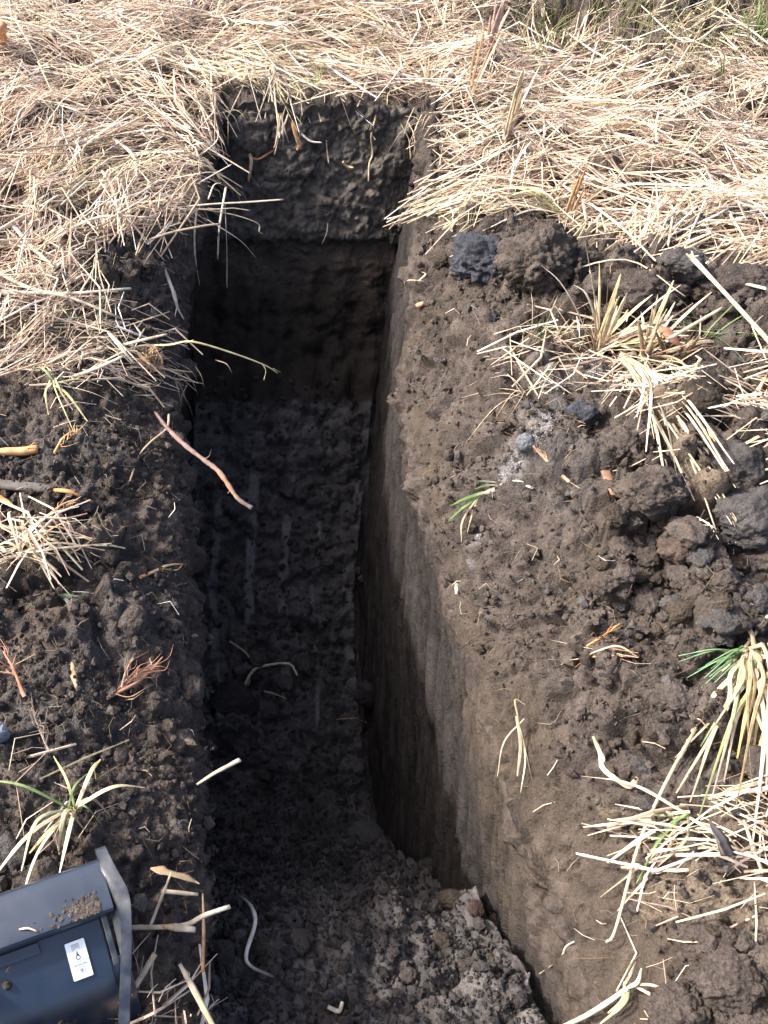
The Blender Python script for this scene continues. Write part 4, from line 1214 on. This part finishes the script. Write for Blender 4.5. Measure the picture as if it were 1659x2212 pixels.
M_MOULD = soil_material('white_mould_fuzz', rough=1.0, bump=1.0, var=.2, fine=260)
fluff('bright white mould patch under the stubble clump', [(1280, 800, 34), (1272, 806, 20), (1294, 798, 16)])
fluff('white mould crust on the brow of the grey clods', [(1180, 824, 34), (1200, 832, 30), (1168, 816, 18), (1212, 838, 20)])
fluff('white mould smear beside the round grey lump', [(1170, 925, 42), (1160, 945, 32), (1188, 915, 26), (1182, 905, 20)])
fluff('faint grey white mould trailing down to the green shoot', [(1110, 1000, 30), (1098, 1022, 24), (1122, 992, 24), (1092, 1040, 18), (1040, 1180, 12), (1036, 1160, 10)])
fluff('small white crust on the clod beside the straw strand', [(1573, 1160, 22)])

# ---- clods
def clod_mesh(seed, sub, blocky, rough, squash=(1, 1, 1), col=SOILC, fine=1.0):
    V0, F0 = ico(sub)
    r_ = np.random.default_rng(seed)
    pl = r_.normal(size=(11, 3)); pl /= np.linalg.norm(pl, axis=1)[:, None]
    dd = V0 @ pl.T
    lim = r_.uniform(.62, .95, 11)
    rr = np.where(dd > .05, lim[None] / np.maximum(dd, .05), 9).min(1)
    rr = np.minimum(rr, 1.12) * (1 + .0 * rr)
    r = (1 - blocky) + blocky * rr
    o_ = seed * 3.7
    wv_ = V0 + .12 * np.stack([perlin(V0, 2, o_), perlin(V0, 2, o_ + 5), perlin(V0, 2, o_ + 9)], -1)
    f1, f1b, i1 = worley(wv_, 1.9, o_)
    f2, f2b, i2 = worley(wv_, 4.6, o_)
    f3, _, i3 = worley(V0, 13, o_)
    r = r * (1 + rough * (.34 * fbm(V0, 1.2, 3, .5, o_) + .30 * (RND[i1, 0] - .5) * sstep(f1b - f1, 0, .2) - .10 * (1 - sstep(f1b - f1, 0, .12)) + .15 * (RND[i2, 1] - .5) * sstep(f2b - f2, 0, .2)
                          - .07 * (1 - sstep(f2b - f2, 0, .14)) + .08 * (bump_(f3) - .5) * (RND[i3, 0] > .4) + .16 * fbm(V0, 7, 4, .6, o_ + 3)))
    V = V0 * r[:, None] * np.array(squash)
    c = np.array(col)[None] * (1 + .25 * perlin(V0, 2.5, o_) + .12 * perlin(V0, 9, o_))[:, None]
    return V, F0, np.clip(c, .01, .7)


def clod(label, px, py, wpx, hpx, col=SOILC, blocky=.6, rough=.5, seed=None, sub=4, group=None, sink=.36, name='soil_clod', cat='clod', rot=None):
    q, nrm = hit(px, py + hpx * .28)
    q = np.array(q); z = depth_of(q)
    w = wpx * z / FOC / 2; h = hpx * z / FOC / 2
    seed = seed if seed is not None else int(px * 7 + py)
    sub = 5 if wpx > 90 else 4
    V, F, C = clod_mesh(seed, sub, blocky, rough, (w, (w + h) * .5, h * .95), col)
    me = mesh_np(name, V, F, C, True)
    o = link(name, me, M_SOIL)
    o.location = q + np.array(nrm) * h * (.9 - 2 * sink) * .9
    o.rotation_euler = (0, 0, rot if rot is not None else 0)
    return tag(o, label, cat, group)


BLU = [.060, .064, .078]; RDB = [.100, .074, .062]
clod('biggest crumbly brown clod at the brink where the straw begins', 1170, 530, 150, 150, SOILC, .3, .75, seed=5)
clod('blue black crumbly clod leaning on the biggest brown one', 1055, 535, 150, 95, BLU, .2, .8, seed=11)
clod('rough grey clod sitting in straw below the wide field', 1475, 553, 110, 80, GREY * .85, .6, .5, seed=12)
clod('long low dark clod behind the diagonal cane', 1595, 605, 190, 95, SOILC, .3, .7, seed=13)
clod('dark hummock of soil between the cane and the stubble', 1400, 610, 150, 70, SOILC * .9, .3, .8, seed=14)
clod('big square grey block of earth with an orange sliver on it', 1562, 968, 165, 150, GREY * .72, .9, .35, seed=15, rot=.3, sink=.4)
clod('wide cracked grey slab cut off by the picture edge', 1628, 1080, 165, 120, GREY * .8, .7, .5, seed=16, sink=.42)
clod('rugged clod under the streaming straw strand', 1412, 1030, 140, 105, SOILC, .35, .7, seed=17)
clod('lumpy dark clod between the grey mouldy one and the strand', 1340, 950, 130, 105, SOILC, .3, .75, seed=18)
clod('reddish brown faceted lump on the lumpy bank', 1468, 1165, 78, 72, RDB, .75, .55, seed=19)
clod('smooth grey lump touching the reddish faceted one', 1512, 1190, 56, 50, GREY * .7, .8, .5, seed=20)
clod('grey clod capped by white mould', 1250, 885, 95, 85, BLU, .7, .45, seed=21)
clod('small blocky grey clod beside the mould cap', 1205, 870, 60, 70, GREY * .8, .7, .4, seed=22)
clod('round fuzzy grey lump beside the white mould smear', 1137, 945, 42, 44, [.16, .17, .19], .2, .35, seed=23)
clod('round brown clod near the cut off stubble stump', 1582, 828, 66, 66, BROWN * .75, .5, .4, seed=24)
clod('low brown clod in front of the stubble clumps', 1505, 840, 110, 62, BROWN * .6, .5, .5, seed=25)
clod('pale grey clod above the leaf bunch at the picture edge', 1630, 1282, 84, 62, GREY * .8, .8, .5, seed=26)
clod('angular grey clod above the green part of the leaf bunch', 1562, 1325, 76, 60, GREY * .72, .7, .55, seed=27)
clod('brown round clod in the crumbly heap', 1470, 1312, 60, 48, BROWN * .7, .5, .4, seed=28)
clod('smooth greyish clod below the crumbly heap', 1452, 1490, 92, 62, SOILC * 1.1, .5, .4, seed=29)
clod('dark clod behind the blades of the leaf bunch', 1600, 1480, 110, 80, SOILC * .9, .4, .6, seed=30)
clod('rounded grey clod in shade of the leaf bunch at the edge', 1650, 1620, 100, 110, SOILC, .4, .5, seed=31)
clod('heaped dark clod under the rolled charcoal leaf', 1590, 2080, 160, 120, SOILC * .95, .3, .7, seed=32)
clod('crumbly clod at the bottom corner past the straw spray', 1480, 2160, 140, 110, SOILC, .3, .7, seed=33)
clod('dull clod cut off at the bottom corner of the picture', 1640, 2190, 120, 90, SOILC * 1.05, .4, .6, seed=34)
clod('grey clod sitting proud on the dark bank over the trench', 285, 1320, 80, 66, SOILC * 1.1, .4, .5, seed=35)
clod('dark square clod under the broad yellow leaves', 100, 1870, 80, 80, SOILC * .9, .7, .4, seed=36)
clod('greyish clod beside the square one above the bucket', 20, 1830, 90, 90, GREY * .75, .6, .5, seed=37)
clod('pale bluish stone at the picture edge amid dark soil', 2, 1570, 44, 62, [.30, .33, .38], .7, .3, seed=38, name='stone', cat='stone')
clod('brown clod fallen at the foot of the scraped wall', 985, 1935, 66, 46, BROWN * .6, .6, .4, seed=39)
clod('dark red clod beside the brown one below the scraped wall', 1025, 1955, 40, 34, [.07, .045, .04], .6, .4, seed=40)
clod('boulder like clod at the near edge of the step', 482, 2052, 62, 62, SOILC * .8, .6, .4, seed=41)
clod('flat clod in the middle of the raised step', 648, 2020, 60, 36, SOILC * .8, .6, .4, seed=42)
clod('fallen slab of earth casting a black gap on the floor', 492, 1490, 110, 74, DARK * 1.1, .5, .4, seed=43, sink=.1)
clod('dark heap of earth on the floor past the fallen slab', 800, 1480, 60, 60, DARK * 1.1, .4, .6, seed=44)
clod('pale clod on the brow of the step under the scraped wall', 790, 1800, 90, 34, GREY * .9, .5, .5, seed=45)
clod('dark knob of earth at the middle of the step brow', 930, 1862, 50, 34, DARK * 1.2, .5, .5, seed=46)
clod('dark knob of earth beside the dead leaf on the step', 655, 1890, 46, 40, DARK * 1.1, .5, .5, seed=47)
clod('earth clump overhanging the trench edge near the russet fan', 405, 1470, 60, 90, SOILC * 1.05, .3, .6, seed=48, sink=.35)
clod('earth clump overhanging the trench edge near the long stalk', 392, 785, 60, 60, SOILC * .8, .3, .7, seed=49, sink=.3)

# the many middling clods: copies that share twelve meshes
KIT = []
for i in range(12):
    V, F, C = clod_mesh(100 + i, 4, .75 if i % 2 else .5, .75, (1, 1, .8), [SOILC, SOILC, BROWN * .65, GREY * .8, SOILC * 1.1, RDB * 1 if False else SOILC * .85][i % 6])
    me = mesh_np('soil_clod', V, F, C, True); me.materials.append(M_SOIL)
    KIT.append(me)


KITCOL = ['dark', 'dark', 'brown', 'grey', 'dusky', 'blackish']
MARKS = [('biggest crumbly clod', 1170, 530), ('blue black clod', 1055, 535), ('rough grey clod in the straw', 1475, 553), ('long low clod behind the cane', 1595, 605), ('tall stubble clump', 1290, 740),
         ('russet pod leaf', 1445, 725), ('square grey block', 1562, 968), ('cracked grey slab', 1628, 1080), ('rugged clod under the straw strand', 1412, 1030), ('reddish faceted lump', 1468, 1165),
         ('mould topped clod', 1250, 885), ('round brown clod by the stubble', 1582, 828), ('angular clod over the leaf bunch', 1562, 1325), ('russet rootlets on the bank', 1300, 1385), ('crossed straws', 1290, 1420),
         ('base of the leaf bunch', 1570, 1395), ('curled bark strip', 1330, 1660), ('smooth greyish clod', 1452, 1490), ('rusty root', 1190, 1000), ('green shoot', 1040, 1060), ('wood chip on the trench lip', 912, 665),
         ('thick cut orange root', 40, 985), ('crooked branch', 400, 960), ('flat pale straw tuft', 130, 1180), ('orange twig', 345, 1232), ('folded green blade', 155, 1295), ('grey clod over the trench', 285, 1320),
         ('russet root fan', 290, 1470), ('forked russet root', 30, 1460), ('brown curled leaf', 160, 1460), ('yellow leaf clump', 155, 1740), ('bluish stone', 5, 1570), ('bucket corner', 215, 1840),
         ('long white root', 550, 2045), ('clod at the step edge', 482, 2052), ('flat clod on the step', 648, 2020), ('short white stub', 720, 2170), ('brown clod under the wall', 985, 1935), ('dark knob on the step', 655, 1890),
         ('scraped wall foot', 1130, 2080), ('elbow straw', 530, 1430), ('folded roof straw', 585, 1445), ('fallen slab', 492, 1490), ('dark heap by the wall', 800, 1480), ('branch tip', 545, 1098), ('chip of straw', 674, 1302),
         ('end of the tooth tracks', 620, 1350), ('first tooth tracks', 560, 1100), ('short thin floor straw', 590, 1505), ('straw stub over the edge', 480, 1665), ('caved edge', 270, 600), ('charcoal rolled leaf', 1550, 1815),
         ('dark heaped clod', 1590, 2080), ('bottom corner clod', 1640, 2190), ('straw spray', 1400, 2130)]
USED = set()


def clod_label(px, py, r, kit, where):
    size = 'tiny' if r < 11 else 'small' if r < 16 else 'middling' if r < 22 else 'largish'
    col = KITCOL[kit % 6] + (' angular' if kit % 2 else ' rounded')
    order = sorted(MARKS, key=lambda m: (m[1] - px) ** 2 + (m[2] - py) ** 2)
    for m in order[:4]:
        dx, dy = px - m[1], py - m[2]
        d_ = math.hypot(dx, dy)
        if abs(dy) > abs(dx):
            rel = 'just beyond' if dy < 0 else 'just below'
        else:
            rel = 'on the outer side of' if (dx > 0) == (px > 650) else 'on the trench side of'
        if d_ > 90:
            rel = rel.replace('just', 'well').replace('on the', 'off the')
        lb = f'{size} {col} clod {rel} the {m[0]}'
        if lb not in USED:
            USED.add(lb)
            return lb
    return lb


def strew(label, group, outline, n, rpx, keep=None):
    outline = np.array(outline)
    k_ = 0
    placed = []
    tries = 0
    while k_ < n and tries < n * 30:
        tries += 1
        px = rng.uniform(outline[:, 0].min(), outline[:, 0].max()); py = rng.uniform(outline[:, 1].min(), outline[:, 1].max())
        if not inpoly(np.array([px]), np.array([py]), outline)[0]:
            continue
        r = rpx[0] + (rpx[1] - rpx[0]) * rng.random() ** 2.2
        if any((px - a) ** 2 + (py - b) ** 2 < (.8 * (r + c)) ** 2 for a, b, c in placed):
            continue
        placed.append((px, py, r))
        q, nrm = hit(px, py); z = depth_of(q)
        s = r * z / FOC
        ki = int(rng.integers(12))
        o = bpy.data.objects.new('soil_clod', KIT[ki])
        COL.objects.link(o)
        o.location = q + nrm * s * .15
        o.rotation_euler = (rng.uniform(-.4, .4), rng.uniform(-.4, .4), rng.uniform(0, 6.28))
        o.scale = (s * rng.uniform(.8, 1.2), s * rng.uniform(.8, 1.2), s * rng.uniform(.7, 1))
        tag(o, clod_label(px, py, r, ki, label), 'clod', group)
        k_ += 1


strew('middling clod in the loose heap between the straw strand and the leaf bunch', 'clods in the loose heap', [(1330, 1080), (1659, 1150), (1690, 1420), (1450, 1420), (1290, 1250)], 60, (14, 38))
strew('middling clod on the dark ground behind the stubble', 'clods behind the stubble', [(930, 560), (1250, 560), (1659, 600), (1659, 690), (1500, 700), (1230, 690), (1000, 760)], 40, (9, 22))
strew('middling clod on the bare bank below the loose heap', 'clods on the bare bank', [(1180, 1120), (1320, 1250), (1450, 1430), (1659, 1480), (1659, 1650), (1400, 1700), (1250, 1500)], 36, (9, 22))
strew('middling clod in the lower corner beyond the straw', 'clods in the lower corner', [(1400, 2010), (1680, 2010), (1680, 2230), (1480, 2230)], 22, (12, 28))
strew('middling clod on the dark bank beside the bucket', 'clods on the bucket side', [(0, 950), (330, 900), (400, 1200), (420, 1600), (420, 1850), (230, 1800), (0, 1600)], 46, (8, 20))
strew('middling clod on the raised step of the trench floor', 'clods on the step', [(450, 1850), (980, 1950), (1100, 2000), (1160, 2212), (450, 2212)], 44, (9, 24))
strew('middling clod in the shade deep in the trench', 'clods deep in the trench', [(440, 1000), (780, 1000), (800, 1750), (450, 1820)], 44, (9, 22))
strew('middling clod on the caved shoulder beside the straw mat', 'clods on the caved shoulder', [(220, 540), (330, 540), (370, 700), (300, 700)], 14, (8, 16))

# ---------------------------------------------------------------- the dark machine bucket at the corner
def metal(name, col, rough, dust=.25, coat=.3):
    m, nt, p = new_mat(name)
    N, L = nt.nodes.new, nt.links.new
    g_ = N('ShaderNodeNewGeometry')
    n1 = N('ShaderNodeTexNoise'); n1.inputs['Scale'].default_value = 30; n1.inputs['Detail'].default_value = 6
    n2 = N('ShaderNodeTexNoise'); n2.inputs['Scale'].default_value = 240; n2.inputs['Detail'].default_value = 2
    L(g_.outputs['Position'], n1.inputs['Vector']); L(g_.outputs['Position'], n2.inputs['Vector'])
    r1 = N('ShaderNodeMapRange'); r1.inputs[1].default_value = .40; r1.inputs[2].default_value = .75; r1.inputs[3].default_value = 0; r1.inputs[4].default_value = dust
    L(n1.outputs['Fac'], r1.inputs[0])
    r2 = N('ShaderNodeMapRange'); r2.inputs[1].default_value = .74; r2.inputs[2].default_value = .80; r2.inputs[3].default_value = 0; r2.inputs[4].default_value = .7
    L(n2.outputs['Fac'], r2.inputs[0])
    mx = N('ShaderNodeMix'); mx.data_type = 'RGBA'; mx.inputs[6].default_value = (*col, 1); mx.inputs[7].default_value = (.17, .17, .18, 1)
    L(r1.outputs[0], mx.inputs[0])
    mx2 = N('ShaderNodeMix'); mx2.data_type = 'RGBA'; mx2.inputs[7].default_value = (.3, .3, .3, 1)
    L(mx.outputs[2], mx2.inputs[6]); L(r2.outputs[0], mx2.inputs[0]); L(mx2.outputs[2], p.inputs['Base Color'])
    rr = N('ShaderNodeMapRange'); rr.inputs[3].default_value = rough; rr.inputs[4].default_value = rough + .25
    L(n1.outputs['Fac'], rr.inputs[0]); L(rr.outputs[0], p.inputs['Roughness'])
    p.inputs['Coat Weight'].default_value = coat; p.inputs['Coat Roughness'].default_value = .25
    p.inputs['Specular IOR Level'].default_value = .6
    return m


M_BUCKET = metal('dark_blue_paint', (.008, .018, .038), .22, .03, .8)
M_WORN = metal('worn_edge', (.016, .022, .032), .28, .6, .8)
M_STICK = new_mat('sticker_white'); M_STICK[2].inputs['Base Color'].default_value = (.72, .78, .84, 1); M_STICK[2].inputs['Roughness'].default_value = .4; M_STICK = M_STICK[0]
M_INK = new_mat('sticker_ink'); M_INK[2].inputs['Base Color'].default_value = (.07, .085, .11, 1); M_INK[2].inputs['Roughness'].default_value = .5; M_INK = M_INK[0]
M_INK2 = new_mat('sticker_grey_ink'); M_INK2[2].inputs['Base Color'].default_value = (.24, .27, .32, 1); M_INK2 = M_INK2[0]

BO = W3((228, 1850, .16))                                  # the end of the bar farthest from the camera
bu = W3((0, 1930, .16)) - BO; bu[2] = 0; bu /= np.linalg.norm(bu)     # along the bar
bb = np.array([-bu[1], bu[0], 0.0])
if bb[1] > 0:
    bb = -bb
bz = np.array([0, 0, 1.0])
bucket = empty('machine_bucket', BO + bz * -.16, 'dark blue machine bucket with a white sticker and worn rim beside the trench', 'bucket')
ORG_B = BO + bz * -.16


def BP(u_, b_, z_):
    return BO + bu * u_ + bb * b_ + bz * z_ - ORG_B


def bevel(o, wd=.002, seg=3):
    m = o.modifiers.new('bevel', 'BEVEL'); m.width = wd; m.segments = seg; m.limit_method = 'ANGLE'; m.angle_limit = math.radians(40)


def flare(b_):
    return -.016 * float(sstep(b_, -.02, .09)) + .55 * max(0.0, b_ - .06) ** 1.25


def extrude(name, prof, u0, u1, mat, parent, bev=.002, seg=1, fl=False):
    """closed profile in (b, z) drawn out along the bar"""
    n = len(prof)
    us = np.linspace(u0, u1, seg + 1)
    V = np.array([BP(u_ + (flare(b_) if fl else 0), b_, z_) for u_ in us for (b_, z_) in prof])
    me = bpy.data.meshes.new(name)
    F = [[i * n + k_, i * n + (k_ + 1) % n, (i + 1) * n + (k_ + 1) % n, (i + 1) * n + k_] for i in range(seg) for k_ in range(n)]
    F += [list(range(n))[::-1], [seg * n + k_ for k_ in range(n)]]
    me.from_pydata(V.tolist(), [], F)
    import bmesh
    bm = bmesh.new(); bm.from_mesh(me); bmesh.ops.recalc_face_normals(bm, faces=bm.faces); bm.to_mesh(me); bm.free()
    for p_ in me.polygons:
        p_.use_smooth = True
    o = link(name, me, mat, parent)
    bevel(o, bev)
    o.modifiers.new('wn', 'WEIGHTED_NORMAL')
    return o


def thick(path, t):
    P = np.array(path, float)
    T = np.gradient(P, axis=0); T /= np.linalg.norm(T, axis=1)[:, None]
    Nn_ = np.stack([-T[:, 1], T[:, 0]], 1)
    return [tuple(p) for p in P] + [tuple(p) for p in (P - Nn_ * t)[::-1]]


def sm(path, per=4):
    P = np.array([(a, b, 0) for a, b in path])
    return [(p[0], p[1]) for p in catmull(P, per)]


# top bar, rolled over at the back
extrude('top_bar', thick(sm([(-.006, -.03), (-.004, -.012), (.006, .0), (.030, .004), (.074, .004), (.078, .000)]), .006), .010, .62, M_BUCKET, bucket)
extrude('bar_lip', [(.074, .000), (.080, -.001), (.080, -.014), (.074, -.014)], .010, .62, M_BUCKET, bucket, .0015)
# shell under the bar
extrude('shell', thick(sm([(.060, -.030), (.074, -.030), (.084, -.034), (.120, -.052), (.148, -.070), (.170, -.098), (.185, -.140), (.21, -.19), (.24, -.24)]), .006), .034, .62, M_BUCKET, bucket)
extrude('shell_seam', thick(sm([(.0795, -.0235), (.090, -.029), (.094, -.033)]), .004), .13, .60, M_BUCKET, bucket, .001)
# end plate: a broad rounded flange
extrude('end_flange', thick(sm([(-.020, -.030), (-.018, -.004), (-.006, .008), (.020, .009), (.060, .007), (.088, .001), (.110, -.012), (.150, -.036), (.200, -.075), (.26, -.13), (.33, -.20)]), .018), -.004, .0125, M_WORN, bucket, .005, fl=True)
extrude('shell_corner', thick(sm([(.128, -.060), (.148, -.073), (.170, -.102), (.185, -.143), (.21, -.19), (.24, -.24)]), .006), .008, .036, M_BUCKET, bucket)
extrude('web_strut', thick([(.070, -.020), (.100, -.024), (.125, -.040), (.14, -.056)], .004), .0225, .032, M_WORN, bucket, .0015)
extrude('back_plate', thick(sm([(-.006, -.030), (.000, -.10), (.01, -.2)]), .006), .0, .62, M_BUCKET, bucket)

# sticker on the shell: local frame on the sloping panel
s0 = np.array(BP(.075, .094, -.0385)); s1 = np.array(BP(.075, .136, -.0620))
dn = (s1 - s0) / np.linalg.norm(s1 - s0)
nrm = np.cross(dn, bu); nrm = nrm if nrm[2] > 0 else -nrm
cen = (s0 + s1) / 2 + nrm * .0028 + bu * .004
xa = -bu                                                   # reading direction


def sp(x_, y_, h_=0.0):
    return cen + xa * x_ - dn * y_ + nrm * h_


def slab(name, outline, h0, h1, mat, parent):
    n = len(outline)
    V = [sp(x_, y_, h0).tolist() for x_, y_ in outline] + [sp(x_, y_, h1).tolist() for x_, y_ in outline]
    F = [[k_, (k_ + 1) % n, n + (k_ + 1) % n, n + k_] for k_ in range(n)] + [list(range(n))[::-1], list(range(n, 2 * n))]
    me = bpy.data.meshes.new(name); me.from_pydata(V, [], F); me.update()
    return link(name, me, mat, parent)


def rrect(w_, h_, r_):
    out = []
    for cx, cy, a0 in ((w_ - r_, h_ - r_, 0), (-w_ + r_, h_ - r_, 90), (-w_ + r_, -h_ + r_, 180), (w_ - r_, -h_ + r_, 270)):
        for a in (0, 30, 60, 90):
            out.append((cx + r_ * math.cos(math.radians(a0 + a)), cy + r_ * math.sin(math.radians(a0 + a))))
    return out


SW, SH = .0150, .0270
sticker = slab('sticker', rrect(SW, SH, .0018), -.0008, .0006, M_STICK, bucket)


def ring(cx, cy, r0, r1, sx=1.0):
    V, F = [], []
    for k_ in range(28):
        a = 2 * math.pi * k_ / 28
        for r_ in (r0, r1):
            V.append((cx + r_ * math.cos(a) * sx, cy + r_ * math.sin(a)))
    for k_ in range(28):
        k2 = (k_ + 1) % 28
        F.append([2 * k_, 2 * k_ + 1, 2 * k2 + 1, 2 * k2])
    return V, F


def print_mesh(name, shapes, mat, h_=.0009):
    V, F = [], []
    for v, f in shapes:
        o_ = len(V); V += [sp(x_, y_, h_).tolist() for x_, y_ in v]; F += [[i + o_ for i in q_] for q_ in f]
    me = bpy.data.meshes.new(name); me.from_pydata(V, [], F); me.update()
    return link(name, me, mat, sticker)


def box2(x0, y0, x1, y1):
    return [(x0, y0), (x1, y0), (x1, y1), (x0, y1)], [[0, 1, 2, 3]]


print_mesh('hook_symbol', [ring(0, .0035, .0022, .0036), ([(-.0008, .0120), (.0008, .0120), (.0010, .0095), (.0026, .0058), (0, .0066), (-.0026, .0058), (-.0010, .0095)], [[0, 6, 3, 2], [6, 5, 4, 3], [0, 2, 1]])], M_INK)
print_mesh('coil_symbol', [box2(-.0062, .0222, .0052, .0230)] + [box2(x_, .0222 - l_, x_ + .0007, .0222) for x_, l_ in ((-.0062, .0085), (-.0040, .0075), (-.0022, .0060), (-.0006, .0055), (.0010, .0058), (.0028, .0060), (.0045, .0075))], M_INK2)
print_mesh('divider_line', [box2(-SW, -.0022, SW, -.0014)], M_INK2)
print_mesh('round_symbol', [ring(.0002, -.0155, .0050, .0058), ([(-.0025, -.0128), (.0025, -.0128), (.0030, -.0150), (.0016, -.0185), (-.0010, -.0190), (-.0016, -.0160)], [[0, 5, 2, 1], [5, 4, 3, 2]]), box2(.0075, -.0245, .0095, -.0228)], M_INK2)
cu = bpy.data.curves.new('lettering', 'FONT'); cu.body = 'DIKSHSVRE'; cu.size = .0042; cu.align_x = 'CENTER'; cu.offset = .0001; cu.resolution_u = 2
tmp = bpy.data.objects.new('lettering', cu); COL.objects.link(tmp)
bpy.context.view_layer.update()
me = bpy.data.meshes.new_from_object(tmp)
bpy.data.objects.remove(tmp)
for v in me.vertices:
    v.co = Vector(sp(v.co.x, v.co.y - .0082, .0009))
me.materials.clear(); me.materials.append(M_INK2)
link('lettering', me, None, sticker)

# soil and straw caught on the bucket
def on_bar(u_, b_, h_=.0045):
    return np.array(BP(u_, b_, h_)) + ORG_B


pr = []
for i in range(220):
    u_ = .055 + abs(rng.normal(0, .022)) * (1 if rng.random() < .85 else 3); b_ = .066 + rng.normal(0, .008) - (u_ - .03) * .02
    if b_ > .078: b_ = .076
    r_ = rng.uniform(.001, .0042)
    V = IV * (1 + rng.uniform(-.3, .3, (len(IV), 1))) * np.array([1, 1, .35]) * r_ + on_bar(max(u_ - .025, .014), b_, .0045 + r_ * .2)
    pr.append((V, IF, np.repeat([SOILC * rng.uniform(.7, 1.3)], len(IV), 0)))
V, F, C = join(pr)
o = link('clinging_soil', mesh_np('clinging_soil', V, F, C, False), M_SOIL)
tag(o, 'crumbs of wet soil stuck on the top bar of the bucket', 'soil', kind='stuff')
for (a, b, lb) in [((.15, .062), (.125, .074), 'pale wisp of straw on the lip of the bucket bar'), ((.235, .058), (.195, .066), 'second pale wisp of straw lying on the bucket bar near the picture edge')]:
    p0, p1 = on_bar(*a, .006), on_bar(*b, .006)
    o = mesh_obj('straw_wisp', [sweep([p0, (p0 + p1) / 2 + np.array([0, .002, .004]), p1], .003, .5, cols=[WHT, STR], per=4)], M_STRAW, origin=p0)
    tag(o, lb, 'straw')

print('triangles', sum(sum(len(p.vertices) - 2 for p in o.data.polygons) if len(o.data.polygons) < 3000 else len(o.data.polygons) * (len(o.data.polygons[0].vertices) - 2) for o in bpy.data.objects if o.type == 'MESH'))
